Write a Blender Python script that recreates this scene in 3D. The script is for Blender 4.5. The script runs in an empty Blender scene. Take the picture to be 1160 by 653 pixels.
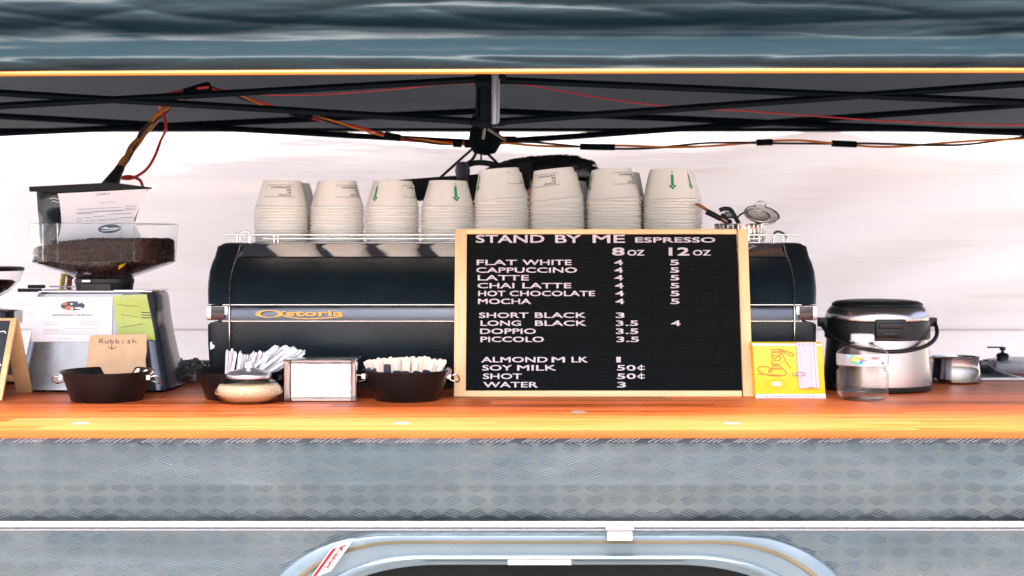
import bpy, bmesh, math, random
from mathutils import Vector, Matrix, noise
random.seed(7)
R = math.radians
S = bpy.context.scene
COL = S.collection

# ------------------------------------------------------------------ camera, sky, sun, exposure
F = 1667.0                      # focal length in photograph pixels (photo 1160 wide)
CZ = 1.3625                     # camera height
TOP = 1.1                       # counter top height
cam_d = bpy.data.cameras.new('camera')
cam = bpy.data.objects.new('camera', cam_d); COL.objects.link(cam)
cam.location = (0, 0, CZ); cam.rotation_euler = (R(90), 0, 0)
cam_d.sensor_width = 36; cam_d.lens = 36*F/1160
cam_d.shift_y = -51.5/1160
cam_d.clip_start = 0.05; cam_d.clip_end = 500
cam_d.dof.use_dof = True; cam_d.dof.focus_distance = 2.5; cam_d.dof.aperture_fstop = 7.0
S.camera = cam

SUN_EL, SUN_AZ = 63, 190        # high hazy sun in front of the stall; the canopy shades all but the counter edge
world = bpy.data.worlds.new('World'); S.world = world; world.use_nodes = True
wn = world.node_tree.nodes; wl = world.node_tree.links
bg = wn['Background']; sky = wn.new('ShaderNodeTexSky')
sky.sky_type = 'NISHITA'; sky.sun_disc = False
sky.sun_elevation = R(SUN_EL); sky.sun_rotation = R(SUN_AZ)
sky.air_density = .55; sky.dust_density = 6.0; sky.ozone_density = .3
wl.new(sky.outputs[0], bg.inputs[0]); bg.inputs[1].default_value = 0.15
sun_d = bpy.data.lights.new('sun', 'SUN'); sun_d.energy = 1.35; sun_d.angle = R(16); sun_d.color = (1, .93, .86)
sun = bpy.data.objects.new('sun', sun_d); COL.objects.link(sun)
sd = Vector((math.sin(R(SUN_AZ))*math.cos(R(SUN_EL)), math.cos(R(SUN_AZ))*math.cos(R(SUN_EL)), math.sin(R(SUN_EL))))
sun.rotation_euler = sd.to_track_quat('Z', 'Y').to_euler(); sun.location = (0, -6, 6)
S.view_settings.view_transform = 'Standard'; S.view_settings.look = 'None'
S.view_settings.gamma = 1; S.view_settings.use_curve_mapping = False
S.view_settings.exposure = 2.65
S.render.engine = 'CYCLES'
try:
    S.cycles.use_denoising = True
    S.cycles.max_bounces = 12; S.cycles.transmission_bounces = 12; S.cycles.transparent_max_bounces = 24
    S.cycles.caustics_refractive = True; S.cycles.blur_glossy = 1.0
except Exception: pass

# ------------------------------------------------------------------ helpers
def zpx(py, d): return CZ - (py-275)*d/F
def xpx(px, d): return (px-580)*d/F
def P(px, py, d): return Vector((xpx(px, d), d, zpx(py, d)))

class M:
    """a bag of vertices and faces that becomes one mesh"""
    def __init__(s): s.v = []; s.f = []; s.m = []
    def add(s, vs, fs, T=None, mi=0):
        n = len(s.v)
        for p in vs:
            p = Vector(p); s.v.append(T @ p if T is not None else p)
        for f in fs: s.f.append([i+n for i in f]); s.m.append(mi)
        return s
    def box(s, c, sz, T=None, mi=0):
        x, y, z = sz[0]/2, sz[1]/2, sz[2]/2
        vs = [Vector(c)+Vector((a*x, b*y, e*z)) for a in (-1, 1) for b in (-1, 1) for e in (-1, 1)]
        return s.add(vs, [(0,1,3,2),(4,6,7,5),(0,4,5,1),(2,3,7,6),(0,2,6,4),(1,5,7,3)], T, mi)
    def lathe(s, prof, n=48, c=(0,0,0), T=None, mi=0, closed=False, sx=1, sy=1):
        vs = []; fs = []
        for (r, z) in prof:
            for k in range(n):
                a = 2*math.pi*k/n
                vs.append((c[0]+max(r,1e-5)*math.cos(a)*sx, c[1]+max(r,1e-5)*math.sin(a)*sy, c[2]+z))
        L = len(prof); rng = L if closed else L-1
        for i in range(rng):
            j = (i+1) % L
            for k in range(n):
                l = (k+1) % n
                fs.append((i*n+k, i*n+l, j*n+l, j*n+k))
        return s.add(vs, fs, T, mi)
    def loft(s, loops, caps=True, T=None, mi=0, closed=True):
        n = len(loops[0]); vs = [p for l in loops for p in l]; fs = []
        for i in range(len(loops)-1):
            for k in range(n if closed else n-1):
                l = (k+1) % n
                fs.append((i*n+k, i*n+l, (i+1)*n+l, (i+1)*n+k))
        if caps and closed:
            fs.append(tuple(range(n))[::-1]); fs.append(tuple((len(loops)-1)*n+k for k in range(n)))
        return s.add(vs, fs, T, mi)
    def tube(s, path, r, n=8, T=None, mi=0, caps=True, flat=1.0):
        path = [Vector(p) for p in path]; loops = []
        up = Vector((0, 0, 1)); pa = None
        for i, p in enumerate(path):
            t = (path[min(i+1, len(path)-1)]-path[max(i-1, 0)])
            t = t.normalized() if t.length > 1e-9 else Vector((1, 0, 0))
            if pa is None:
                a = t.cross(up)
                if a.length < .1: a = t.cross(Vector((0, 1, 0)))
            else: a = pa - t*pa.dot(t)
            a.normalize(); pa = a; b = t.cross(a).normalized()
            rr = r[i] if isinstance(r, (list, tuple)) else r
            loops.append([p + a*(rr*math.cos(2*math.pi*k/n)) + b*(rr*flat*math.sin(2*math.pi*k/n)) for k in range(n)])
        return s.loft(loops, caps, T, mi)
    def prism(s, poly, y0, y1, T=None, mi=0):
        """poly in the x,z plane, thickness along y"""
        n = len(poly); vs = [(x, y0, z) for x, z in poly]+[(x, y1, z) for x, z in poly]
        fs = [tuple(range(n)), tuple(range(2*n-1, n-1, -1))]+[(k, k+n, (k+1)%n+n, (k+1)%n) for k in range(n)]
        return s.add(vs, fs, T, mi)
    def grid(s, fn, nu, nv, T=None, mi=0):
        vs = [fn(u/nu, v/nv) for v in range(nv+1) for u in range(nu+1)]
        fs = [(v*(nu+1)+u, v*(nu+1)+u+1, (v+1)*(nu+1)+u+1, (v+1)*(nu+1)+u) for v in range(nv) for u in range(nu)]
        return s.add(vs, fs, T, mi)
    def mesh(s, name, mats, bevel=0, seg=2, angle=35, smooth=True, fix=True):
        me = bpy.data.meshes.new(name); me.from_pydata([tuple(p) for p in s.v], [], s.f)
        for i, p in enumerate(me.polygons): p.material_index = s.m[i]
        if bevel or fix:
            bm = bmesh.new(); bm.from_mesh(me)
            if fix: bmesh.ops.recalc_face_normals(bm, faces=bm.faces)
            if bevel:
                es = [e for e in bm.edges if len(e.link_faces) == 2 and e.calc_face_angle(0) > R(30)]
                bmesh.ops.bevel(bm, geom=es, offset=bevel, segments=seg, profile=.5, affect='EDGES', clamp_overlap=True)
            bm.to_mesh(me); bm.free()
        for m in (mats if isinstance(mats, (list, tuple)) else [mats]): me.materials.append(m)
        if smooth:
            me.polygons.foreach_set('use_smooth', [True]*len(me.polygons))
            me.set_sharp_from_angle(angle=R(angle))
        me.update(); return me
    def ob(s, name, mats, parent=None, **k):
        o = bpy.data.objects.new(name, s.mesh(name, mats, **k)); COL.objects.link(o)
        if parent is not None: o.parent = parent
        return o

def tag(o, label=None, cat=None, group=None, kind=None):
    if label: o['label'] = label
    if cat: o['category'] = cat
    if group: o['group'] = group
    if kind: o['kind'] = kind
    return o
def empty(name, loc, label=None, cat=None, group=None, rot=(0,0,0)):
    o = bpy.data.objects.new(name, None); COL.objects.link(o); o.location = loc; o.rotation_euler = rot
    o.empty_display_size = .05
    return tag(o, label, cat, group)
class Spot:
    """local frame of a thing standing on the counter at depth d, measured off photo pixels"""
    def __init__(s, px, d, z=TOP):
        s.px, s.d, s.s = px, d, d/F; s.py0 = 275+(CZ-z)/s.s; s.loc = (xpx(px, d), d, z)
    def X(s, p): return (p-s.px)*s.s
    def Z(s, p): return (s.py0-p)*s.s

def cr(pts, n=8, closed=False):
    """Catmull-Rom through points of any dimension"""
    pts = [Vector(p) for p in pts]; out = []
    L = len(pts)
    for i in range(L if closed else L-1):
        if closed: a, b, c, d = pts[i-1], pts[i], pts[(i+1)%L], pts[(i+2)%L]
        else: a, b, c, d = pts[max(i-1,0)], pts[i], pts[i+1], pts[min(i+2,L-1)]
        for k in range(n):
            t = k/n
            out.append(.5*((2*b)+(c-a)*t+(2*a-5*b+4*c-d)*t*t+(3*b-a-3*c+d)*t*t*t))
    if not closed: out.append(pts[-1])
    return out
def ribbon(m, pts, w, T=None, y=0.0, mi=0):
    """flat stroke in the x,z plane"""
    pts = [Vector((p[0], p[1])) for p in pts]; vs = []; n = len(pts)
    for i, p in enumerate(pts):
        t = pts[min(i+1,n-1)]-pts[max(i-1,0)]
        if t.length < 1e-9: t = Vector((1,0))
        t.normalize(); nn = Vector((-t.y, t.x))*(w/2)
        vs += [(p.x+nn.x, y, p.y+nn.y), (p.x-nn.x, y, p.y-nn.y)]
    m.add(vs, [(2*i, 2*i+1, 2*i+3, 2*i+2) for i in range(n-1)], T, mi)
def ellipse(cx, cz, rx, rz, n=32): return [(cx+rx*math.cos(2*math.pi*k/n), cz+rz*math.sin(2*math.pi*k/n)) for k in range(n)]
def flat(m, poly, y=0.0, mi=0, T=None): m.add([(x, y, z) for x, z in poly], [tuple(range(len(poly)))], T, mi)

def text_geo(s, bold=0.0, shear=0.0, spacing=1.0):
    cu = bpy.data.curves.new('t', 'FONT'); cu.body = s; cu.offset = bold; cu.shear = shear
    cu.resolution_u = 3; cu.space_character = spacing
    o = bpy.data.objects.new('t', cu); COL.objects.link(o)
    dg = bpy.context.evaluated_depsgraph_get(); dg.update()
    me = bpy.data.meshes.new_from_object(o.evaluated_get(dg))
    vs = [(v.co.x, v.co.y) for v in me.vertices]; fs = [tuple(p.vertices) for p in me.polygons]
    bpy.data.objects.remove(o); bpy.data.curves.remove(cu); bpy.data.meshes.remove(me)
    xs = [v[0] for v in vs]; ys = [v[1] for v in vs]
    x0, x1, y0, y1 = min(xs), max(xs), min(ys), max(ys)
    return [((x-x0)/(x1-x0), (y-y0)/(y1-y0)) for x, y in vs], fs
def text(m, s, x0, x1, z0, z1, y=0.0, thick=0.0, bold=0.0, T=None, mi=0, shear=0.0, spacing=1.0):
    """lettering fitted in a box of the x,z plane facing -y"""
    uv, fs = text_geo(s, bold, shear, spacing)
    vs = [(x0+u*(x1-x0), y, z0+v*(z1-z0)) for u, v in uv]
    if thick:
        n = len(vs); bt = [(a, y+thick, c) for a, b, c in vs]
        edges = {}
        for f in fs:
            for i in range(len(f)):
                a, b = f[i], f[(i+1)%len(f)]
                edges[(a, b)] = 1
        side = [(a, b, b+n, a+n) for (a, b) in edges if (b, a) not in edges]
        m.add(vs+bt, fs+side, T, mi)
    else: m.add(vs, fs, T, mi)
def wrap(m, src, rfun, eps=.0003, rot=0.0):
    """wrap a flat x,z mesh round a vertical body of radius rfun(z)"""
    vs = []
    rr = rfun(sum(p[2] for p in src.v)/len(src.v))
    for p in src.v:
        a = p[0]/rr+rot; r = rfun(p[2])+eps
        vs.append((r*math.sin(a), -r*math.cos(a), p[2]))
    n = len(m.v); m.v += [Vector(v) for v in vs]; m.f += [[i+n for i in f] for f in src.f]; m.m += src.m
def rrect(hw, hd, r, n=6, e=1.0):
    """rounded rectangle loop, x/y"""
    out = []
    for q, (sx, sy) in enumerate(((1,1),(-1,1),(-1,-1),(1,-1))):
        for k in range(n+1):
            a = math.pi/2*(q+k/n)
            out.append((sx*(hw-r)+r*math.cos(a), sy*(hd-r)+r*math.sin(a)))
    return out

# ------------------------------------------------------------------ materials
def mat(name, col, rough=.5, metal=0, spec=None, bump=0, bscale=60, stretch=(1,1,1), var=0.0, vscale=8,
        col2=None, trans=0, ior=None, coat=0, rvar=0.0, alpha=1, detail=4, sheen=0):
    m = bpy.data.materials.new(name); m.use_nodes = True
    nt = m.node_tree; b = nt.nodes['Principled BSDF']; L = nt.links
    c = tuple(col)+(1,) if len(col) == 3 else col
    b.inputs['Base Color'].default_value = c; b.inputs['Roughness'].default_value = rough; b.inputs['Metallic'].default_value = metal
    if spec is not None: b.inputs['Specular IOR Level'].default_value = spec
    if trans: b.inputs['Transmission Weight'].default_value = trans
    if ior: b.inputs['IOR'].default_value = ior
    if coat: b.inputs['Coat Weight'].default_value = coat; b.inputs['Coat Roughness'].default_value = .08
    if sheen: b.inputs['Sheen Weight'].default_value = sheen
    b.inputs['Alpha'].default_value = alpha
    tc = nt.nodes.new('ShaderNodeTexCoord'); mp = nt.nodes.new('ShaderNodeMapping'); mp.inputs['Scale'].default_value = stretch
    L.new(tc.outputs['Object'], mp.inputs[0])
    def nz(scale, d=detail):
        n = nt.nodes.new('ShaderNodeTexNoise'); n.inputs['Scale'].default_value = scale; n.inputs['Detail'].default_value = d
        L.new(mp.outputs[0], n.inputs['Vector']); return n
    if var or col2:
        n = nz(vscale); rp = nt.nodes.new('ShaderNodeValToRGB')
        rp.color_ramp.elements[0].position = .35; rp.color_ramp.elements[1].position = .65
        c2 = tuple(col2)+(1,) if col2 else tuple(min(1, x*(1+var)) for x in c[:3])+(1,)
        c1 = c if col2 else tuple(x*(1-var) for x in c[:3])+(1,)
        rp.color_ramp.elements[0].color = c1; rp.color_ramp.elements[1].color = c2
        L.new(n.outputs[0], rp.inputs[0]); L.new(rp.outputs[0], b.inputs['Base Color'])
    if rvar:
        n = nz(vscale*3+7); mr = nt.nodes.new('ShaderNodeMapRange')
        mr.inputs[1].default_value = .3; mr.inputs[2].default_value = .7
        mr.inputs[3].default_value = max(0.02, rough-rvar); mr.inputs[4].default_value = min(1, rough+rvar)
        L.new(n.outputs[0], mr.inputs[0]); L.new(mr.outputs[0], b.inputs['Roughness'])
    if bump:
        n = nz(bscale, 3); bp = nt.nodes.new('ShaderNodeBump'); bp.inputs['Strength'].default_value = bump; bp.inputs['Distance'].default_value = .002
        L.new(n.outputs[0], bp.inputs['Height']); L.new(bp.outputs[0], b.inputs['Normal'])
    return m
def N(m, t, **k):
    n = m.node_tree.nodes.new(t)
    for a, v in k.items(): setattr(n, a, v)
    return n
def math_node(m, op, a, b=None, c=None):
    n = N(m, 'ShaderNodeMath', operation=op)
    for i, v in enumerate((a, b, c)):
        if v is None: continue
        if isinstance(v, (int, float)): n.inputs[i].default_value = v
        else: m.node_tree.links.new(v, n.inputs[i])
    return n.outputs[0]

black_plastic = mat('black_plastic', (.006,.008,.009), .42, spec=.35, bump=.15, bscale=400, rvar=.08)
black_paint = mat('black_paint', (.006,.014,.018), .42, spec=.45, bump=.3, bscale=420, var=.15, vscale=20, rvar=.05)
black_metal = mat('black_metal', (.005,.006,.007), .38, spec=.35, rvar=.08, bump=.05, bscale=80)
chrome = mat('chrome', (.66,.65,.66), .09, 1, rvar=.04, bump=.03, bscale=25)
dark_chrome = mat('dark_chrome', (.30,.29,.29), .10, 1, rvar=.03, bump=.04, bscale=20)
steel = mat('brushed_steel', (.66,.64,.62), .24, 1, rvar=.06, bump=.08, bscale=60, stretch=(1,1,40))
steel_v = mat('brushed_steel_vertical', (.50,.44,.41), .24, 1, rvar=.015, bump=.004, bscale=60, stretch=(30,30,1))
silver_paint = mat('silver_panel', (.24,.245,.255), .30, .75, rvar=.06, bump=.03, bscale=200)
paper = mat('paper', (.80,.79,.80), .75, bump=.25, bscale=18, var=.02)
cup_paper = mat('cup_paper', (.91,.88,.82), .55, bump=.03, bscale=120, var=.015)
ink = mat('ink', (.03,.03,.035), .6)
grey_ink = mat('grey_ink', (.16,.16,.17), .6)
pale_ink = mat('pale_ink', (.45,.45,.47), .6)
green_ink = mat('green_ink', (.02,.33,.12), .5)
red_ink = mat('red_ink', (.55,.02,.05), .45)
white_ink = mat('white_letters', (.84,.80,.84), .45, bump=.02)
orange_ink = mat('orange_ink', (.80,.17,.01), .5)
gold = mat('gold_letters', (.52,.28,.07), .35, .5)
card = mat('cardboard', (.58,.38,.22), .85, bump=.15, bscale=120, var=.06, vscale=25)
pine = mat('pine_frame', (.74,.50,.25), .48, var=.14, vscale=9, stretch=(5,5,.6), bump=.08, bscale=30)
pine_h = mat('pine_frame_rail', (.74,.50,.25), .48, var=.14, vscale=9, stretch=(.6,5,5), bump=.08, bscale=30)
stick_wood = mat('stick_wood', (.82,.69,.55), .6, var=.12, vscale=12)
clear = mat('clear_plastic', (.97,.98,.98), .02, 0, trans=1, ior=1.25)
glass = mat('clear_glass', (.98,.99,.98), .02, 0, trans=1, ior=1.30)
water = mat('water', (.98,.99,1), .0, 0, trans=1, ior=1.06)
white_plastic = mat('white_plastic', (.80,.79,.80), .35)
lime = mat('lime_paper', (.34,.42,.03), .3, var=.12, vscale=12, coat=.5)
yellow_box = mat('yellow_card', (.86,.55,.01), .38, var=.05, vscale=10)
skin = mat('skin', (.42,.22,.15), .5, var=.05, vscale=20)
hair_m = mat('hair', (.006,.006,.007), .5, bump=.7, bscale=40, stretch=(1,6,6))
red_pl = mat('red_cable', (.30,.012,.012), .4)
orange_pl = mat('orange_cable', (.34,.11,.010), .4)
yellow_pl = mat('yellow_cable', (.75,.50,.01), .4)
dark_pl = mat('black_cable', (.015,.012,.012), .4)

# -- outdoor ground
ground_m = mat('paving', (.44,.41,.37), .85, var=.15, vscale=3, bump=.3, bscale=30)
# -- timber counter: glued strips along x
def timber():
    m = mat('timber_counter', (.5,.2,.05), .5, spec=.28)
    nt = m.node_tree; L = nt.links; b = nt.nodes['Principled BSDF']
    tc = N(m, 'ShaderNodeTexCoord'); sp = N(m, 'ShaderNodeSeparateXYZ'); L.new(tc.outputs['Object'], sp.inputs[0])
    row = math_node(m, 'FLOOR', math_node(m, 'MULTIPLY', sp.outputs[1], 1/.047))
    wn0 = N(m, 'ShaderNodeTexWhiteNoise', noise_dimensions='1D'); L.new(row, wn0.inputs['W'])
    xs = math_node(m, 'ADD', math_node(m, 'MULTIPLY', sp.outputs[0], 1/.62), math_node(m, 'MULTIPLY', wn0.outputs[0], 7.0))
    cell = math_node(m, 'FLOOR', xs)
    wn1 = N(m, 'ShaderNodeTexWhiteNoise', noise_dimensions='1D'); L.new(math_node(m, 'ADD', math_node(m, 'MULTIPLY', row, 13.7), math_node(m, 'MULTIPLY', cell, 5.3)), wn1.inputs['W'])
    mp = N(m, 'ShaderNodeMapping'); mp.inputs['Scale'].default_value = (1.6, 60, 60)
    L.new(tc.outputs['Object'], mp.inputs[0])
    cb = N(m, 'ShaderNodeCombineXYZ'); L.new(math_node(m, 'MULTIPLY', wn1.outputs[0], 9), cb.inputs[0]); L.new(cb.outputs[0], mp.inputs['Location'])
    gr = N(m, 'ShaderNodeTexNoise'); gr.inputs['Scale'].default_value = 2.2; gr.inputs['Detail'].default_value = 6; gr.inputs['Distortion'].default_value = .6
    L.new(mp.outputs[0], gr.inputs['Vector'])
    t = math_node(m, 'ADD', math_node(m, 'ADD', math_node(m, 'MULTIPLY', math_node(m, 'SUBTRACT', gr.outputs[0], .5), 1.9), .26), math_node(m, 'MULTIPLY', wn1.outputs[0], .48))
    rp = N(m, 'ShaderNodeValToRGB'); e = rp.color_ramp.elements
    e[0].position = .26; e[0].color = (.22,.038,.008,1); e[1].position = .74; e[1].color = (.66,.155,.048,1)
    k = e.new(.42); k.color = (.46,.110,.020,1); k = e.new(.58); k.color = (.55,.118,.028,1)
    L.new(t, rp.inputs[0])
    fr = math_node(m, 'FRACT', math_node(m, 'MULTIPLY', sp.outputs[1], 1/.047))
    ln = math_node(m, 'LESS_THAN', math_node(m, 'ABSOLUTE', math_node(m, 'SUBTRACT', fr, .5)), .485)
    mx = N(m, 'ShaderNodeMixRGB'); mx.inputs[1].default_value = (.16,.04,.012,1); L.new(ln, mx.inputs[0]); L.new(rp.outputs[0], mx.inputs[2])
    L.new(mx.outputs[0], b.inputs['Base Color'])
    bp = N(m, 'ShaderNodeBump'); bp.inputs['Strength'].default_value = .12; bp.inputs['Distance'].default_value = .001
    L.new(gr.outputs[0], bp.inputs['Height']); L.new(bp.outputs[0], b.inputs['Normal'])
    L.new(math_node(m, 'ADD', math_node(m, 'MULTIPLY', gr.outputs[0], .25), .30), b.inputs['Roughness'])
    return m
timber_m = timber()
# -- checker plate aluminium
def checker(name, cx, cz, deep, rough, col, nbar=5, off=0):
    m = mat(name, col, rough, .92)
    nt = m.node_tree; L = nt.links; b = nt.nodes['Principled BSDF']
    tc = N(m, 'ShaderNodeTexCoord'); sp = N(m, 'ShaderNodeSeparateXYZ'); L.new(tc.outputs['Object'], sp.inputs[0])
    px = math_node(m, 'MULTIPLY', sp.outputs[0], 1/cx); pz = math_node(m, 'ADD', math_node(m, 'MULTIPLY', sp.outputs[2], 1/cz), off)
    fx0 = math_node(m, 'FLOOR', px); fz0 = math_node(m, 'FLOOR', pz)
    par = math_node(m, 'MULTIPLY', math_node(m, 'MODULO', math_node(m, 'ABSOLUTE', math_node(m, 'ADD', fx0, fz0)), 2), 2)
    sg = math_node(m, 'SUBTRACT', par, 1)
    u = math_node(m, 'SUBTRACT', math_node(m, 'FRACT', px), .5); v = math_node(m, 'SUBTRACT', math_node(m, 'FRACT', pz), .5)
    # bars slant: along u for one parity with slope, the other parity the reverse
    vv = math_node(m, 'MULTIPLY', v, sg)
    a = math_node(m, 'ADD', math_node(m, 'MULTIPLY', u, .55), math_node(m, 'MULTIPLY', vv, -.83))   # across the bars
    l = math_node(m, 'ADD', math_node(m, 'MULTIPLY', u, .83), math_node(m, 'MULTIPLY', vv, .55))    # along the bars
    st = math_node(m, 'ABSOLUTE', math_node(m, 'SUBTRACT', math_node(m, 'FRACT', math_node(m, 'MULTIPLY', a, nbar*1.25)), .5))
    bar = math_node(m, 'SMOOTH_MIN', math_node(m, 'MULTIPLY', st, 2.6), 1, .2)
    ml = math_node(m, 'LESS_THAN', math_node(m, 'ABSOLUTE', l), .42); ma = math_node(m, 'LESS_THAN', math_node(m, 'ABSOLUTE', a), .40)
    rr2 = math_node(m, 'ADD', math_node(m, 'POWER', math_node(m, 'MULTIPLY', math_node(m, 'ABSOLUTE', l), 2.5), 2), math_node(m, 'POWER', math_node(m, 'MULTIPLY', math_node(m, 'ABSOLUTE', a), 2.6), 4))
    em = N(m, 'ShaderNodeMapRange'); em.inputs[1].default_value = 1.0; em.inputs[2].default_value = .6; L.new(rr2, em.inputs[0])
    nw = N(m, 'ShaderNodeTexNoise'); nw.inputs['Scale'].default_value = 8; L.new(tc.outputs['Object'], nw.inputs['Vector'])
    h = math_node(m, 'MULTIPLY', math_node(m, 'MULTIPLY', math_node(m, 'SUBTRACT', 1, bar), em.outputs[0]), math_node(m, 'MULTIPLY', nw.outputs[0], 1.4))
    nz = N(m, 'ShaderNodeTexNoise'); nz.inputs['Scale'].default_value = 3; nz.inputs['Detail'].default_value = 5
    mp = N(m, 'ShaderNodeMapping'); mp.inputs['Scale'].default_value = (1, 1, 3.5); L.new(tc.outputs['Object'], mp.inputs[0]); L.new(mp.outputs[0], nz.inputs['Vector'])
    bp = N(m, 'ShaderNodeBump'); bp.inputs['Strength'].default_value = deep; bp.inputs['Distance'].default_value = .002
    L.new(h, bp.inputs['Height'])
    bp2 = N(m, 'ShaderNodeBump'); bp2.inputs['Strength'].default_value = .25; bp2.inputs['Distance'].default_value = .02
    L.new(nz.outputs[0], bp2.inputs['Height']); L.new(bp.outputs[0], bp2.inputs['Normal']); L.new(bp2.outputs[0], b.inputs['Normal'])
    n2 = N(m, 'ShaderNodeTexNoise'); n2.inputs['Scale'].default_value = 9; n2.inputs['Detail'].default_value = 8; L.new(mp.outputs[0], n2.inputs['Vector'])
    mr = N(m, 'ShaderNodeMapRange'); mr.inputs[1].default_value = .3; mr.inputs[2].default_value = .7; mr.inputs[3].default_value = rough-.1; mr.inputs[4].default_value = rough+.12
    L.new(n2.outputs[0], mr.inputs[0]); L.new(mr.outputs[0], b.inputs['Roughness'])
    rp = N(m, 'ShaderNodeValToRGB'); e = rp.color_ramp.elements
    e[0].position = .3; e[0].color = tuple(x*.80 for x in col)+(1,); e[1].position = .7; e[1].color = tuple(col)+(1,)
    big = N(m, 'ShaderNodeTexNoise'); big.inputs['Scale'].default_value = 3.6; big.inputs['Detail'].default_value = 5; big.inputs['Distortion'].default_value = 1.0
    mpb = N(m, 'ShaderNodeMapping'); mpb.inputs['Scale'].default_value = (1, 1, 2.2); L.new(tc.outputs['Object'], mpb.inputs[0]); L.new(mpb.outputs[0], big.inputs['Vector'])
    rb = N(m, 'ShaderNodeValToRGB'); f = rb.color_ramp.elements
    f[0].position = .38; f[0].color = (.74,.81,.86,1); f[1].position = .62; f[1].color = (1.0,1.0,1.0,1)  # blue-grey blotches in the base colour stand in for dark reflected patches
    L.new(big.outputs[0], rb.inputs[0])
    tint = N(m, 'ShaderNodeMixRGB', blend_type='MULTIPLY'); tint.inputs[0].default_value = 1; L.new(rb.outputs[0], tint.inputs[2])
    L.new(n2.outputs[0], rp.inputs[0])
    # bars tinted darker teal than the plate: dark reflections painted into the colour
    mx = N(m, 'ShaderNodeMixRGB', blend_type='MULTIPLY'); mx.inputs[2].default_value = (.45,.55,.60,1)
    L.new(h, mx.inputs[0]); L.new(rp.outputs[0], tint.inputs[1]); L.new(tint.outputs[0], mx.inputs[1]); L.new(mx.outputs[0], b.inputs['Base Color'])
    return m
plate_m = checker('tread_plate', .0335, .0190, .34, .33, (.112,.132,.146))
edge_m = checker('tread_plate_edge', .088, .0095, .9, .25, (.22,.24,.26), nbar=6, off=.1)
trim_m = mat('white_trim', (.30,.30,.325), .25, .25, rvar=.08, vscale=4)
alu_m = mat('window_aluminium', (.10,.135,.165), .36, .6, var=.10, vscale=5, rvar=.1, bump=.1, bscale=20)
seal_m = mat('aged_seal', (.050,.038,.017), .6, var=.3, vscale=6)
black_glass = mat('dark_window', (.002,.003,.003), .25, spec=.08)
# -- tent fabrics
def fabric(name, col, transl, rough, bs, bd, tw, spec=.5, stretch=(1,1,8)):
    m = mat(name, col, rough, spec=spec)
    nt = m.node_tree; L = nt.links; b = nt.nodes['Principled BSDF']; out = nt.nodes['Material Output']
    tc = N(m, 'ShaderNodeTexCoord'); mp = N(m, 'ShaderNodeMapping'); mp.inputs['Scale'].default_value = stretch
    L.new(tc.outputs['Object'], mp.inputs[0])
    nz = N(m, 'ShaderNodeTexNoise'); nz.inputs['Scale'].default_value = bs; nz.inputs['Detail'].default_value = 4; nz.inputs['Distortion'].default_value = .8
    L.new(mp.outputs[0], nz.inputs['Vector'])
    bp = N(m, 'ShaderNodeBump'); bp.inputs['Strength'].default_value = bd; bp.inputs['Distance'].default_value = .02
    L.new(nz.outputs[0], bp.inputs['Height']); L.new(bp.outputs[0], b.inputs['Normal'])
    if tw:
        tr = N(m, 'ShaderNodeBsdfTranslucent'); tr.inputs[0].default_value = tuple(transl)+(1,); L.new(bp.outputs[0], tr.inputs['Normal'])
        mx = N(m, 'ShaderNodeMixShader'); mx.inputs[0].default_value = tw
        L.new(b.outputs[0], mx.inputs[1]); L.new(tr.outputs[0], mx.inputs[2]); L.new(mx.outputs[0], out.inputs[0])
    return m
navy_fabric = fabric('navy_nylon', (.005,.015,.021), 0, .50, 6, .10, 0, .18, (.5,1,6))
roof_fabric = fabric('roof_nylon', (.014,.018,.023), (.011,.013,.016), .6, 4, .2, .35, stretch=(1,1,1))
wall_fabric = fabric('white_wall_fabric', (.80,.75,.76), (.86,.785,.745), .6, 2.4, 1.0, .25, stretch=(.5,1,5))
piping_m = mat('yellow_piping', (.42,.125,.005), .5)
frame_m = mat('gazebo_frame', (.002,.004,.006), .6, spec=.02, rvar=.1)

# ------------------------------------------------------------------ ground
g = M(); g.add([(-200,-200,0),(200,-200,0),(200,200,0),(-200,200,0)], [(0,1,2,3)])
tag(g.ob('ground', ground_m, fix=False), kind='structure')

# ------------------------------------------------------------------ coffee trailer body under the counter
HWX = 1.9
van = empty('coffee_trailer', (0, 2.095, 0), 'silver tread plate coffee trailer with white trim strip and dark window', 'trailer')
def V(p): return Vector(p)-Vector((0, 2.095, 0))
zt = TOP-.011
zm = zpx(595, 2.09)
pan = M(); pan.add([V((-HWX,2.095,.3)),V((HWX,2.095,.3)),V((HWX,2.095,zpx(599,2.095))),V((-HWX,2.095,zpx(599,2.095)))], [(0,1,2,3)])
pan.add([V((-HWX,2.093,zpx(599,2.095))),V((HWX,2.093,zpx(599,2.095))),V((HWX,2.080,zpx(548,2.095))),V((-HWX,2.080,zpx(548,2.095)))], [(0,1,2,3)])
pan.add([V((-HWX,2.080,zpx(548,2.095))),V((HWX,2.080,zpx(548,2.095))),V((HWX,2.078,zt-.0005)),V((-HWX,2.078,zt-.0005))], [(0,1,2,3)])
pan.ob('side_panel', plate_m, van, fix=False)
def pan_y(z):
    za_, zb__ = zpx(599,2.095), zpx(548,2.095)
    if z < za_: return 2.095
    if z < zb__: return 2.093-.013*(z-za_)/(zb__-za_)
    return 2.080-.002*(z-zb__)/(zt-zb__)
bd = M(); bd.box(V((0, 2.62, .69)), (2*HWX-.02, 1.03, .78)); bd.ob('body', silver_paint, van, bevel=.01)
ed = M(); ed.box(V((0, 2.0715, (zpx(495.6,2.07)+zpx(502,2.07))/2)), (2*HWX+.02, .009, zpx(495.6,2.07)-zpx(502,2.07)))
ez0, ez1 = zpx(501.3, 2.066), zpx(496.2, 2.066)
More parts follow.
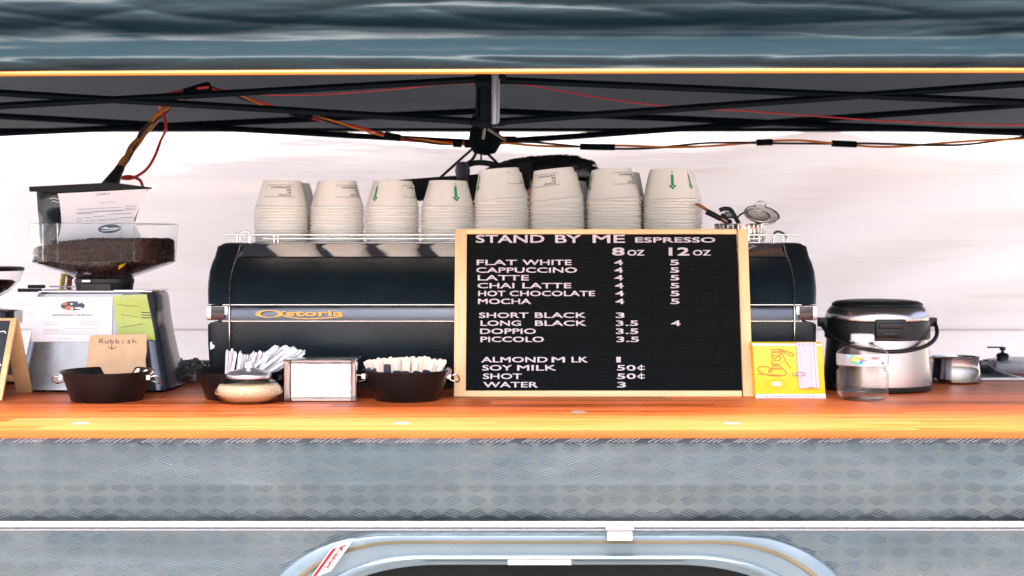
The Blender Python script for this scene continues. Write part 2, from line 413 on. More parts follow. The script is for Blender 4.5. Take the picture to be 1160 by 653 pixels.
for k in range(64):
    for j in range(6):
        x_ = -1.89+k*.0595+j*.0073+.0015*math.sin(k*5+j)
        a_, b_ = V((x_, 2.0665, ez0)), V((x_+.013, 2.0665, ez1)); w_ = Vector((.0019,0,0)); t__ = Vector((0,.0012,0))
        ed.add([a_-w_+t__, a_+w_+t__, a_, b_-w_+t__, b_+w_+t__, b_], [(0,3,5,2),(2,5,4,1),(0,2,1),(3,4,5)], None, 1)
ed.ob('edge_strip', [mat('edge_aluminium', (.02,.03,.038), .5, .5, col2=(.07,.075,.09), vscale=7), mat('slash_aluminium', (.62,.63,.66), .4, .3)], van, fix=False)
tr = M()
za, zb = zpx(590.5, 2.08), zpx(597.5, 2.08); zc2, zd = zpx(598, 2.08), zpx(601, 2.08)
def hr(z0, z1, d, n=8):
    return [((z0+z1)/2+(z0-z1)/2*math.cos(math.pi*k/n), -d*math.sin(math.pi*k/n)) for k in range(n+1)]
prof = [(za, 0)]+hr(za, zb, .010)[1:-1]+[(zb, -.002), (zc2, -.001)]+hr(zc2, zd, .004)[1:-1]+[(zd, 0)]
tr.loft([[V((x, 2.0785+y, z)) for z, y in prof] for x in (-HWX, HWX)])
tr.ob('trim_strip', trim_m, van, angle=60)
whl = M()
for wx in (-.75, .75):
    T = Matrix.Translation((wx, .55, .3)) @ Matrix.Rotation(R(90), 4, 'Y') if False else Matrix.Translation((wx, -.0, .3)) @ Matrix.Rotation(R(90), 4, 'X')
for wx in (-1.35, 1.35):
    w_ = M(); T = Matrix.Translation((wx, .22, .28)) @ Matrix.Rotation(R(90), 4, 'X')
    w_.lathe([(.0,.09),(.18,.09),(.19,.10),(.26,.10),(.28,.08),(.28,-.08),(.26,-.10),(.0,-.10)], 40, T=T)
    w_.ob('wheel', black_plastic, van)
# window
win = M()
def wloop(hw, topy, rx, ry, d, cx=632, n=14):
    s = 2.09/F; X0 = (cx-580)*s; zt_ = zpx(topy, 2.09); zb_ = .50+(topy-603)*s
    hh = (zt_-zb_)/2; zc_ = (zt_+zb_)/2; hw *= s; rx *= s; ry *= s; out = []
    for q, (sx, sz) in enumerate(((1,1),(-1,1),(-1,-1),(1,-1))):
        for k in range(n+1):
            a = math.pi/2*(q+k/n)
            out.append(V((X0+sx*(hw-rx)+rx*math.cos(a), d, zc_+sz*(hh-ry)+ry*math.sin(a))))
    return out
outer = [(342,602.5,152,108,2.0945),(339,603.5,150,107,2.083),(330,607,146,103,2.0795),(322,611,143,100,2.0795)]
seal = [(322,611,143,100,2.0794),(321,611.5,143,100,2.0780),(317,614,142,98,2.0780),(316,614.5,141,98,2.0794)]
mid = [(316,614.5,141,98,2.0795),(305,618,138,90,2.0810),(286,627,134,72,2.0820),(284,628,134,70,2.076),(280,630,133,68,2.0745),(276,632,132,66,2.076),(275,632.5,132,65,2.083),(266,637,130,58,2.087),(263,640,130,52,2.089)]
for nm, L_, m_ in (('window_frame', outer, alu_m), ('window_seal', seal, seal_m), ('window_frame', mid, alu_m)):
    w_ = M(); w_.loft([wloop(*a) for a in L_], caps=False)
    o = w_.ob(nm, m_, van, angle=50)
    if nm == 'window_frame' and m_ is alu_m: wf = o
gl = M(); lp = wloop(263, 640, 130, 52, 2.0885); gl.add(lp, [tuple(range(len(lp)))]); gl.ob('window_pane', black_glass, van)
lt = M(); s9 = 2.07/F
lt.box(V((xpx(702,2.07), 2.066, zpx(598.2,2.07))), (32*s9, .008, 2.6*s9)); lt.box(V((xpx(702,2.07), 2.068, zpx(606,2.07))), (29*s9, .004, 13*s9))
lt.ob('window_catch', mat('catch_paint', (.26,.25,.27), .4), van, bevel=.001)
lb = M(); lb.box(V((xpx(611,2.08), 2.0735, zpx(636,2.08))), (72*s9, .001, 6*s9)); lb.ob('rating_label', mat('faded_label', (.20,.21,.23), .5, var=.1, vscale=30), van)
# sticker on the window frame corner
def quadmap(P1, P2, P4):   # P1 + u(P2-P1) + v(P4-P1), photo pixels at depth 2.072
    def f(u, v): return V((xpx(P1[0]+u*(P2[0]-P1[0])+v*(P4[0]-P1[0]), 2.0715), 2.0715, zpx(P1[1]+u*(P2[1]-P1[1])+v*(P4[1]-P1[1]), 2.0715)))
    return f
qs = quadmap((376,621), (350,657), (401,611))
def sheet(f, u0, u1, v0, v1, y, mi, m):
    a = [f(u0,v0), f(u1,v0), f(u1,v1), f(u0,v1)]
    m.add([p+Vector((0,y,0)) for p in a], [(0,1,2,3)], None, mi)
st = M(); a = [qs(0,0), qs(1,0), qs(1,1), qs(0,1)]
st.add([p for p in a]+[p+Vector((0,.0012,0)) for p in a], [(0,1,2,3),(7,6,5,4),(0,4,5,1),(1,5,6,2),(2,6,7,3),(3,7,4,0)])
sk = st.ob('sticker', mat('sticker_white', (.22,.205,.21), .5, spec=.2), van)
st = M(); sheet(qs, .06, .98, .08, .28, -.0005, 0, st)
uv, fs = text_geo('King', .02)
st.add([qs(.10+.70*u, .36+.40*v)+Vector((0,-.0005,0)) for u, v in uv], fs)
st.ob('sticker_print', mat('sticker_red', (.13,.004,.010), .6, spec=.1), sk, fix=False)

# ------------------------------------------------------------------ timber counter top
yf, yb = 2.064, 3.06
lipm = mat('timber_edge', (.34,.050,.007), .5, col2=(.44,.080,.012), vscale=4, stretch=(1,30,30), spec=.25)
ct = M(); ct.box((0, (yb-yf)/2, -.0055), (2*HWX+.04, yb-yf, .011))
counter = ct.ob('counter', timber_m, bevel=.0015); counter.location = (0, yf, TOP)
lip = M(); lip.box((0, -.0022, -.0058), (2*HWX+.04, .004, .0112)); lip.ob('front_edge', lipm, counter, bevel=.0008)
tag(counter, 'long orange timber counter top of glued strips along the trailer side', 'counter')
capm = mat('screw_cap', (.22,.19,.18), .4)
for px in (92, 456, 655, 829, 1010):
    b_ = M(); b_.lathe([(.0,.0010),(.006,.0012),(.0085,.0010),(.0105,.0),], 24)
    d_ = 437.6/(480-275) if px < 600 and px != 456 else 437.6/(480-275)
    if px == 655: d_ = 437.6/(467-275)
    if px == 1010: continue
    o = b_.ob('screw_cap', capm, counter); o.location = (xpx(px, d_), d_-yf, .0002); o.scale = (1.3, 1.3, 1)

# ------------------------------------------------------------------ gazebo
gz = empty('gazebo', (0, 2.2, 0), 'navy market gazebo with yellow piping, black scissor frame and white back wall', 'gazebo')
GO = Vector((0, 2.2, 0))
XW = 2.3
yl_ = lambda x: 80.5 + (-(x)/1.0)*2.4 if x < 0 else 80.5 - x*1.6       # piping rises a little to the right
def vbot(x): return CZ + (275-(80.8 - 2.6*x + (1.8*x*x if x < 0 else 1.2*x*x)))*2.0/F
def vfn(u, v):
    x = -XW+2*XW*u
    z0 = vbot(x); h = v*.36; z = z0+h
    # folds: a bulging roll above the hem, then hanging slack cloth
    b = .012*math.exp(-((h-.018)/.012)**2) - .022*math.exp(-((h-.060)/.022)**2)
    slope = .035*min(1, max(0, (h-.02)/.03))
    n1 = noise.noise(Vector((x*1.3, h*26, 3.1)))*.010
    rd = lambda p: (1-abs(noise.noise(p)))**5
    n2 = rd(Vector((x*1.6+h*9, h*30-x*1.5, 7.7)))*.0055+rd(Vector((x*2.4-h*12, h*38+x*2.6, 4.7)))*.0048
    n3 = rd(Vector((x*7-h*30, h*75+x*3, 1.7)))*.0013+rd(Vector((x*9+h*60, h*60-x*5, 1.2)))*.0009
    a = min(1, h/.010)
    return Vector((x, 2.0-b*a+slope*a+(n1+n2+n3)*a, z))-GO
va = M(); va.grid(vfn, 560, 150); va.ob('valance', navy_fabric, gz, fix=False, angle=180)
pp = M(); pp.tube([Vector((x, 1.999, vbot(x)-.0005))-GO for x in [-XW+2*XW*k/80 for k in range(81)]], .0033, 8, flat=1.0)
pp.ob('edge_piping', piping_m, gz)
# roof: front slope rising from the valance top, back slope falling to the back wall
rz0 = vbot(0)+.355; ridge = (3.05, CZ+.80); eave = (4.15, zpx(150, 4.15))
def rfn(u, v):
    x = -XW+2*XW*u
    w = noise.noise(Vector((x*1.2, v*3, .4)))*.02
    if v < .4:
        t = v/.4; return Vector((x, 2.035+(ridge[0]-2.035)*t, vbot(x)+.355+(ridge[1]-vbot(x)-.355)*t+w*math.sin(math.pi*t)))-GO
    t = (v-.4)/.6
    sag = -.03*math.sin(math.pi*t)*math.cos(x*2.4)**2
    return Vector((x, ridge[0]+(eave[0]-ridge[0])*t, ridge[1]+(eave[1]-ridge[1])*t+(w+sag)*math.sin(math.pi*t)))-GO
rf = M(); rf.grid(rfn, 120, 60); rf.ob('roof_cover', roof_fabric, gz, fix=False, angle=180)
# back valance, a dark hem hanging along the wall top
def bfn(u, v):
    x = -XW+2*XW*u
    bot = zpx(157+3*math.sin(x*2.1)*.5, 4.14)
    return Vector((x, 4.14+.004*math.sin(x*9), eave[1]+(bot-eave[1])*v))-GO
# white back wall
def wfn(u, v):
    x = -XW+2*XW*u; z = (eave[1]+.01)*v
    w = noise.noise(Vector((x*.9+z*1.6, z*3.0, 9.1)))*.036+noise.noise(Vector((x*2.2+z*5, z*13, 2.1)))*.012+noise.noise(Vector((x*4-z*9, z*26, 5.1)))*.005
    # taut diagonal creases running up to the right-hand corner
    if x > .2:
        q = (z-.9)*2.6-(x-.2)*.55; w += .012*math.sin(q*11+noise.noise(Vector((x, z, 0)))*3)*min(1, (x-.2)*1.5)
    seam = .006*math.exp(-((z-zpx(373.5, 4.16))/.006)**2)
    return Vector((x, 4.17+w-seam, z))-GO
wl_ = M(); wl_.grid(wfn, 240, 200); wl_.ob('back_wall', wall_fabric, gz, fix=False, angle=180)
sm = M(); sm.tube([Vector((x, 4.145+.012*math.sin(x*3), zpx(373.5, 4.15)))-GO for x in [-XW+2*XW*k/60 for k in range(61)]], .0022, 6)
sm.ob('wall_seam', mat('seam_thread', (.55,.53,.56), .6), gz)
# scissor frame
def bar(p, q, r=.0055, dp=2.15, name='truss_bar', dq=None):
    b_ = M(); b_.tube([P(p[0], p[1], dp)-GO, P(q[0], q[1], dq or dp)-GO], r, 4); return b_.ob(name, frame_m, gz, angle=20)
for (p, q) in (((-140,128),(546,90)), ((-140,97),(540,138)), ((566,91),(1300,122)), ((566,138),(1300,85))): bar(p, q, .0052, 2.16)
for (p, q) in (((-140,124),(545,162)), ((-140,158),(545,126)), ((560,161),(1300,109)), ((560,126),(1300,157))): bar(p, q, .0085, 4.0)
bar((-140,147),(1300,147), .004, 4.05)
hub = M()
hub.box(P(551, 113, 2.16)-GO, (.017, .017, .072)); hub.box(P(556, 89, 2.16)-GO, (.045, .02, .010)); hub.box(P(553, 140, 2.16)-GO, (.050, .022, .008))
hub.box(P(549, 95, 2.155)-GO, (.028, .02, .010)); hub.ob('centre_post', frame_m, gz, bevel=.0015)
rod = M(); rod.tube([P(561, 84, 2.145)-GO, P(560.5, 141, 2.145)-GO], .0055, 10)
rod.tube([P(565, 90, 2.142)-GO, P(564.5, 139, 2.142)-GO], .002, 8); rod.ob('steel_slider', mat('dull_steel', (.16,.16,.18), .35, .9), gz)
h2 = M(); h2.lathe([(0,.05),(.016,.05),(.016,.02),(.030,.015),(.034,-.01),(.022,-.03),(0,-.035)], 20, c=tuple(P(549, 157, 3.0)-GO))
h2.box(P(541,148,3.0)-GO, (.022,.022,.06)); h2.box(P(560,158,3.0)-GO, (.09,.02,.012)); h2.box(P(540,164,3.0)-GO, (.05,.02,.012))
h2.ob('lower_hub', frame_m, gz, bevel=.002)
br = M(); br.tube([P(553,146,2.9)-GO, P(573,159,2.9)-GO], .004, 6); br.tube([P(549,145,2.9)-GO, P(547,158,2.9)-GO], .0035, 6); br.ob('hub_bracket', mat('dull_bracket', (.14,.12,.11), .4, .8), gz)
mp_ = M(); mp_.tube([P(545,140,2.2)-GO, P(545,100,3.0)-GO, P(545,152,3.0)-GO], .010, 6); mp_.tube([P(547,150,3.0)-GO, Vector((P(547,0,3.0).x, 3.05, ridge[1]-.02))-GO], .012, 8)
mp_.ob('centre_pole', frame_m, gz)
for sx in (-1, 1):
    for y in (2.08, 4.05):
        l_ = M(); l_.box(Vector((sx*(XW-.06), y, .8))-GO, (.03, .03, 1.6)); l_.ob('leg', frame_m, gz, bevel=.003)

# ------------------------------------------------------------------ cables
def twist(path, strands, r, pitch=.07, rad=.004, name='cable', label='', n=6, group=None):
    root = None; pts = [Vector(p) for p in path]; L_ = [0]
    for i in range(1, len(pts)): L_.append(L_[-1]+(pts[i]-pts[i-1]).length)
    for q, (mt, nm) in enumerate(strands):
        o_ = []
        for i, p in enumerate(pts):
            a = 2*math.pi*(L_[i]/pitch+q/len(strands)); o_.append(p+Vector((math.cos(a)*rad*.4, math.cos(a)*rad, math.sin(a)*rad)))
        m_ = M(); m_.tube([p-pts[0] for p in o_], r, n)
        if root is None:
            root = empty(name, pts[0], label, 'cable', group)
        m_.ob(nm, mt, root)
    return root, pts
def Pc(l, dflt=3.0): return cr([P(p[0], p[1], p[2] if len(p) > 2 else dflt) for p in l], 14)
rt, pts = twist(Pc([(124,212,2.72),(133,196,2.74),(150,168,2.8),(170,142,2.85),(190,122,2.9),(206,108,2.95),(236,99,3.0)]), [(orange_pl,'orange_wire'),(dark_pl,'black_wire'),(mat('brown_cable',(.16,.07,.02),.4),'brown_wire')], .0045, .16, .0050, 'power_cable', 'thick twisted orange and brown power cable rising from the black coffee bag to the truss')
pl = M(); pl.tube([pts[0]-pts[0], pts[14]-pts[0]], [.016,.010], 12); pl.tube([pts[13]-pts[0], pts[17]-pts[0]], .009, 10); pl.ob('plug', black_plastic, rt)
tp = M(); tp.tube([pts[-14]-pts[0], pts[-7]-pts[0], pts[-1]-pts[0]], .0115, 10); tp.ob('tape', frame_m, rt)
rt, pts = twist(Pc([(236,99),(262,106),(300,119),(350,132),(400,144),(450,156),(500,162),(540,163)]), [(orange_pl,'orange_wire'),(dark_pl,'black_wire'),(red_pl,'red_wire')], .0021, .2, .0030, 'power_cable', 'orange and black cable bundle sagging along the truss left of the hub')
for a, b in ((36, 44), (66, 72), (88, 92)):
    tp = M(); tp.tube([p-pts[0] for p in pts[a:b]], .0075, 8); tp.ob('tape', frame_m, rt)
rt, pts = twist(Pc([(556,160),(600,163),(650,166),(700,167),(750,167),(800,164),(850,162),(900,161),(950,163),(1010,165),(1080,163),(1130,159),(1200,153)]), [(dark_pl,'black_wire'),(orange_pl,'orange_wire')], .0026, .35, .0032, 'power_cable', 'dark cable with orange strand sagging below the truss right of the hub')
for a, b in ((30, 42), (86, 92), (110, 118)):
    tp = M(); tp.tube([p-pts[0] for p in pts[a:b]], .0065, 8); tp.ob('tape', frame_m, rt)
def cable(l, r, mt, label, d=3.0, group=None):
    pts = Pc(l, d); m_ = M(); m_.tube([p-pts[0] for p in pts], r, 7); o = m_.ob('cable', mt); o.location = pts[0]; return tag(o, label, 'cable', group)
cable([(205,104),(250,103),(290,107),(345,108),(400,105),(450,101),(500,96),(556,94)], .0016, red_pl, 'thin red cable along the left truss up to the centre post')
cable([(560,93),(600,97),(650,106),(700,114),(760,121),(830,125),(900,130),(1000,137),(1100,141),(1220,142)], .0016, red_pl, 'thin red cable hanging in a long curve along the right truss')
cable([(236,99,2.98),(205,103,2.95),(188,108,2.9),(180,117,2.88),(186,132,2.88),(188,146,2.86),(182,160,2.86),(176,176,2.84),(166,192,2.82),(150,202,2.8),(138,202,2.8),(146,200,2.8),(158,204,2.8),(162,213,2.8)], .0030, red_pl, 'red cable with a loop dangling beside the thick cable above the coffee bag')

# ------------------------------------------------------------------ espresso machine
mc = empty('espresso_machine', (0, 2.80, TOP), 'wide black two-tone espresso machine with chrome bands behind the menu board', 'coffee machine')
def E(x, d, z): return Vector((x, d-2.80, z-TOP))
prof = [(276.3, 2.775), (279, 2.768), (291, 2.705)]
upper = [(292, 2.703), (298, 2.672), (308, 2.635), (320, 2.605), (333, 2.583), (345, 2.570)]
band = [(346, 2.5665), (363, 2.5610)]
lower = [(365, 2.5660), (385, 2.568), (410, 2.578), (430, 2.594)]
def zz(l): return [(zpx(p, d), d) for p, d in l]
def strip(l, x0, x1, off=0, n=1):
    m_ = M(); pts = zz(l)
    pr = [(z, d+off) for z, d in pts]
    m_.loft([[E(x, d, z) for z, d in pr]+[E(x, 2.83, pr[-1][0]), E(x, 2.83, pr[0][0])] for x in (x0, x1)])
    return m_
ib = .505
strip(prof, -ib, ib).ob('top_strip', chrome, mc, bevel=.0008)
strip(upper, -ib, ib).ob('upper_panel', black_paint, mc, angle=50)
strip(band, -ib, ib, 0).ob('logo_band', mat('polished_band', (.085,.09,.10), .20, 1, rvar=.05, bump=.04, bscale=14), mc, bevel=.0006)
strip(lower, -ib, ib).ob('lower_panel', black_paint, mc, angle=50)
for zc in ((345.5, 2.567), (364, 2.563)):
    m_ = M(); z_, d_ = zpx(*zc), zc[1]; m_.box(E(0, d_+.006, z_), (2*ib, .014, .0011)); m_.ob('chrome_line', steel, mc)
m_ = M(); m_.box(E(0, 2.93, (TOP+.03+CZ-.003)/2), (2*ib-.01, .22, CZ-.003-TOP-.03)); m_.box(E(0, 2.91, CZ-.0035), (2*ib, .262, .0045)); m_.ob('body', steel, mc, bevel=.001)
full = [(275.2, 2.80), (275.2, 2.775), (277, 2.755)]+[(279+0, 2.745)]+[(292, 2.697), (298, 2.665), (308, 2.628), (320, 2.598), (333, 2.576), (345, 2.563)]
full_l = [(365, 2.558), (385, 2.560), (410, 2.571), (430, 2.588), (438, 2.60)]
def endcap(l, sg):
    m_ = M(); pts = zz(l)
    def inner(z): t = max(0, min(1, (CZ-z)/.11)); return .510-.018*t
    def outer(z, y):
        t = max(0, min(1, (CZ-z)/.11)); return .553-.021*t
    loops = []
    for k in range(7):
        f = k/6; rr = .010*(1-math.sqrt(max(0, 1-max(0, (f-.5)*2)**2)))
        loops.append([E(sg*(inner(z)*(1-f)+outer(z, d)*f), d+rr*1.6, z-(rr*.6 if i < 3 else 0)) for i, (z, d) in enumerate(pts)]
                     +[E(sg*(inner(pts[-1][0])*(1-f)+outer(pts[-1][0], 0)*f), 3.04, pts[-1][0]), E(sg*(inner(pts[0][0])*(1-f)+outer(pts[0][0], 0)*f), 3.04-rr, pts[0][0]-rr*.6)])
    m_.loft(loops); return m_
for sg in (-1, 1):
    c = endcap(full, sg).ob('end_cap', black_paint, mc, angle=50)
    endcap(full_l, sg).ob('end_cap', black_paint, mc, angle=50)
    # chrome band end with dark lens
    m_ = M(); za_, zb_ = zpx(346, 2.565), zpx(363.5, 2.56)
    m_.box(E(sg*.5135, 2.80, (za_+zb_)/2), (.038, .474, za_-zb_-.001)); bb = m_.ob('band_end', steel, mc, bevel=.003)
    m_ = M(); m_.box(E(sg*.512, 2.5615, (za_+zb_)/2), (.024, .004, (za_-zb_)*.84)); m_.ob('band_lens', mat('dark_lens', (.03,.015,.02), .15), bb, bevel=.001)
    m_ = M(); m_.tube([E(sg*(.5095-.018*min(1,(CZ-z)/.11)), d+.0008, z) for z, d in zz(full[3:])+zz(full_l[:3])], .0012, 6); m_.ob('seam_line', steel, mc)
    for y in (2.64, 2.98):
        m_ = M(); m_.lathe([(0,.03),(.018,.03),(.018,.004),(.022,0),(0,0)], 20, c=(sg*.46, y-2.80, 0)); m_.ob('foot', black_plastic, mc)
m_ = M(); m_.box(E(0, 2.80, TOP+.022), (1.03, .38, .018)); m_.ob('base_tray', black_paint, mc, bevel=.003)
# chipped paint spot on the left end
m_ = M(); zk = zpx(391.5, 2.57); xk = xpx(240, 2.56)
flat(m_, [(xk-E(0,0,0).x+a, zk-TOP+b) for a, b in ((-.003,-.007),(.004,-.004),(.005,.001),(.001,.002),(0,.007),(-.003,.006))], y=2.5605-2.80); m_.ob('chip', white_plastic, mc, fix=False)
# logo
lg = M(); yl = 2.5605-2.80; sB = 2.5625/F
def LX(c): return (280+c/9.67-580)*sB
def LZ(c): return zpx(345+c/9.67, 2.5625)-TOP
def ell_ring(cx, cz, rx, rz, w0, w1, y=yl, n=40):
    vs = []; 
    for k in range(n):
        a = 2*math.pi*k/n; w = w0+(w1-w0)*(.5-.5*math.cos(a*2))
        vs += [(LX(cx+rx*math.cos(a)), y, LZ(cz+rz*math.sin(a))), (LX(cx+(rx-w)*math.cos(a)), y, LZ(cz+(rz-w*.35)*math.sin(a)))]
    lg.add(vs, [(2*k, 2*k+1, (2*k+3) % (2*n), (2*k+2) % (2*n)) for k in range(n)])
ell_ring(245, 105, 155, 40, 60, 22)
ribbon(lg, [(LX(a), LZ(b)) for a, b in cr([(420,80,),(385,85),(365,100),(390,120),(440,132),(520,148),(650,156),(780,152),(900,146),(1000,138),(1050,125)], 5)], .0018, y=yl-.0003)
text(lg, 'storia', LX(425), LX(1060), LZ(127), LZ(68), y=yl-.0002, bold=.03)
lg.ob('logo', gold, mc, fix=False)
# cup rail
m_ = M()
for zr, dr, x0 in ((266.3, 2.792, -.517), (270.6, 2.792, -.45)):
    z_ = zpx(zr, dr)
    m_.tube(cr([E(x0, 2.84, z_+.000),E(x0+.004,2.80,z_),E(x0+.012, dr, z_),E(0, dr, z_),E(-x0-.012, dr, z_),E(-x0-.004,2.80,z_),E(-x0,2.84,z_)],10), .0016, 7)
    m_.tube([E(x0, 2.84, z_), E(x0, 3.03, z_)], .0016, 6); m_.tube([E(-x0, 2.84, z_), E(-x0, 3.03, z_)], .0016, 6)
for x in (-.517, -.500, -.452, -.445, .0, .448, .470, .497, .514):
    y = 2.798
    m_.tube([E(x, y, CZ-.002), E(x, y, zpx(266.3, 2.79))], .0017, 6)
for sg in (-1, 1):
    m_.tube(cr([E(sg*.522,2.80,CZ-.002),E(sg*.522,2.80,CZ+.012),E(sg*.508,2.80,CZ+.021),E(sg*.498,2.80,CZ+.016),E(sg*.497,2.80,CZ-.002)],6), .0022, 7)
m_.ob('cup_rail', steel, mc)

# ------------------------------------------------------------------ paper cups in stacks on the machine
def cup_profile(R0, R1, H, t=.0007):
    p = [(R0-.0005, .0000), (R0+.0018, .0002), (R0+.0026, .0012), (R0+.0018, .0022), (R0-.0004, .0028)]
    p += [(R0+(R1-R0)*k/4-.0002*(k<4), .0028+(H-.0028)*k/4) for k in range(1, 5)]
    p += [(R1-.0010, H+.0004), (R1-.0016, H-.0005), (R1-.0020, H-.004), (0, H-.004)]
    p += [(0, H-.0048), (R1-.0026, H-.0048), (R0-t-.0006, .0012)]
    return p
s_f = 2.87/F
SH = dict(R0=29.6*s_f, R1=21.6*s_f, H=27*s_f+.0055, st=3.25*s_f)
TL = dict(R0=31.0*s_f, R1=22.3*s_f, H=32*s_f+.0055, st=3.40*s_f)
meshes = {}
for nm, D in (('short', SH), ('tall', TL)):
    c_ = M(); c_.lathe(cup_profile(D['R0'], D['R1'], D['H']), 40, closed=True)
    meshes[nm] = c_.mesh('paper_cup', cup_paper, angle=40)
def cup_print(D, rot, parent, arrow=False, extra=None):
    """stamp (upside down, as the cup stands on its rim) and the green arrow mark"""
    H = D['H']; rf_ = lambda z: D['R0']+(D['R1']-D['R0'])*max(0, min(1, (z-.0028)/(H-.0028)))
    src = M(); k = .050/.05; W = .0560; z1, z0 = H-.0090, H-.0320
    def up(lines):
        # lines top to bottom when the cup is the right way up
        for i, (s_, w_) in enumerate(lines):
            zt_ = z0+.0018+i*(z1-z0-.003)/len(lines); zb_ = zt_+(z1-z0)/len(lines)*.62
            text(src, s_, W/2-.004, W/2-.004-w_, zt_+(zb_-zt_), zt_, bold=.01) if False else text(src, s_, W/2-.006, W/2-.006-w_, zb_, zt_, bold=.03)
    up([('STAND', W*.42), ('BY', W*.15), ('ME', W*.15), ('ESPRESSO', W*.72)])
    lw = .0008
    ribbon(src, [(-W/2, z1-.005), (-W/2, z1), (W/2, z1), (W/2, z1-.005)], lw); ribbon(src, [(-W/2, z0+.005), (-W/2, z0), (W/2, z0), (W/2, z0+.005)], lw)
    # split long strokes so they follow the curve
    m_ = M(); src2 = M(); 
    for f, mi in zip(src.f, src.m):
        q = [src.v[i] for i in f]
        if len(q) == 4 and max(p.x for p in q)-min(p.x for p in q) > .01:
            x_ = sorted(q, key=lambda p: p.x); l_, r_ = x_[:2], x_[2:]
            l_.sort(key=lambda p: p.z); r_.sort(key=lambda p: p.z)
            for j in range(8):
                a, b = j/8, (j+1)/8; src2.add([l_[0].lerp(r_[0], a), l_[0].lerp(r_[0], b), l_[1].lerp(r_[1], b), l_[1].lerp(r_[1], a)], [(0,1,2,3)])
        else: src2.add(q, [tuple(range(len(q)))])
    wrap(m_, src2, rf_, .0004, rot); m_.ob('stamp', grey_ink, parent, fix=False)
    for ar in (extra or []):
        s2 = M(); z_ = H-.004
        w_ = .0048
        flat(s2, [(-w_/2, H-.012), (-w_/2, H-.034), (w_/2, H-.034), (w_/2, H-.012)])
        flat(s2, [(-.0062, H-.034), (0, H-.041), (.0062, H-.034), (.0030, H-.0340), (.0, H-.0362), (-.0030, H-.0340)])
        flat(s2, [(-.0062, H-.034), (-.0062, H-.0325), (.0062, H-.0325), (.0062, H-.034)])
        for j in range(2): text(s2, 'FS' if j else 'CO', -.0016, .0016, H-.0075-j*.0035, H-.005-j*.0035, bold=.02)
        g_ = M(); wrap(g_, s2, rf_, .0004, ar); g_.ob('green_mark', green_ink, parent, fix=False)
def nth(n): return ['first','second','third','fourth','fifth','sixth','seventh','eighth','ninth','tenth','eleventh','twelfth','thirteenth','fourteenth','fifteenth','sixteenth','seventeenth','eighteenth','nineteenth','twentieth'][n] if n < 20 else (['twenty','thirty'][n//10-2 if (n+1)%10 else (n+1)//10-2]+'-'+nth((n)%10) if (n+1)%10 else {30:'thirtieth',40:'fortieth'}[n+1])
ORD = ['topmost','second','third','fourth','fifth','sixth','seventh','eighth','ninth','tenth','eleventh','twelfth','thirteenth','fourteenth','lowest']
random.seed(17)
def stack(kind, px, n, d, desc, rot, arrows, tilt=0, shift=0, group='paper cups stacked upside down on the espresso machine', stampd=True):
    D = SH if kind == 'short' else TL
    x = xpx(px, d)
    for i in range(n):                     # i = 0 is the lowest cup
        z = CZ+.0005+i*D['st']; top = (i == n-1)
        word = 'lowest' if i == 0 else ORD[n-1-i]+('' if i == n-1 else ' from top')
        o = bpy.data.objects.new('paper_cup', meshes[kind]); COL.objects.link(o)
        f = i/n
        o.location = (x+shift*f*.006+random.uniform(-.0006,.0006), d+random.uniform(-.0006,.0006), z)
        o.rotation_euler = (random.uniform(-.012,.012), R(tilt)*(1 if top else .25*f)+random.uniform(-.016,.016), random.uniform(0,6))
        if top: o.rotation_euler.z = 0
        adj = ' bearing a print,' if top and stampd else ''
        tag(o, f'white {kind} cup, {word} in {desc}', 'cup', group)
        if top and stampd: cup_print(D, rot, o, extra=arrows)
stack('short', 319, 13, 2.87, 'the leftmost stack', R(2), [])
stack('short', 382, 13, 2.87, 'the second stack from the left', R(42), [])
stack('short', 444.5, 13, 2.87, 'the third stack from the left', R(72), [R(-42)], tilt=1)
stack('short', 507.5, 13, 2.87, 'the last short stack', R(100), [R(22)])
stack('tall', 569, 15, 2.87, 'the first tall stack', R(58), [R(-66)], tilt=-4, shift=-.3)
stack('tall', 632, 15, 2.87, 'the tall stack before the black hair', R(-28), [], tilt=-6, shift=-.4)
stack('tall', 695.5, 15, 2.87, 'the third tall front stack', R(38), [R(-72)], tilt=-4, shift=-.2)
stack('tall', 759.5, 15, 2.87, 'the tall front stack nearest the brushes', R(-110), [R(0), R(52)], tilt=-1)
bgk = 'paper cups in the rear row on the espresso machine'
stack('short', 330, 13, 2.985, 'the rear stack behind the leftmost stack', 0, [], group=bgk, stampd=False)
stack('short', 641, 14, 2.985, 'the rear stack behind the second tall stack', 0, [], group=bgk, stampd=False, tilt=3)
stack('tall', 701, 15, 2.985, 'the rear stack behind the third tall stack', 0, [], group=bgk, stampd=False, tilt=3)
stack('tall', 765, 15, 2.985, 'the rear stack nearest the brushes', R(120), [R(46)], group=bgk, stampd=False)

# ------------------------------------------------------------------ menu board
LEAN = 12
sb = 2.5/F; bs = empty('menu_board', (xpx(683.7, 2.5), 2.5, TOP+.0005), 'black letter board menu in pale pine frame leaning on the coffee machine', 'menu board', rot=(R(-LEAN), 0, 0))
BL = .292
def bz(y): t = (452-y)/190; return BL*t*(1+.012*(1-t))
def bx(x, y): t = (452-y)/190; return (x-683.7)*sb*(1+.024*t)
XL, XR_ = bx(514, 452), bx(853.5, 452)
fw = .0205; ft = .0105
for (x0, x1) in ((XL, XL+fw), (XR_-fw+.003, XR_)):
    m_ = M(); m_.box(((x0+x1)/2, .007, BL/2), (x1-x0, .016, BL)); m_.ob('frame_stile', pine, bs, bevel=.0015)
for (z0, z1) in ((0, ft), (BL-.0085, BL)):
    m_ = M(); m_.box(((XL+XR_)/2, .007, (z0+z1)/2), (XR_-XL-2*fw+.0025, .0155, z1-z0)); m_.ob('frame_rail', pine_h, bs, bevel=.0012)
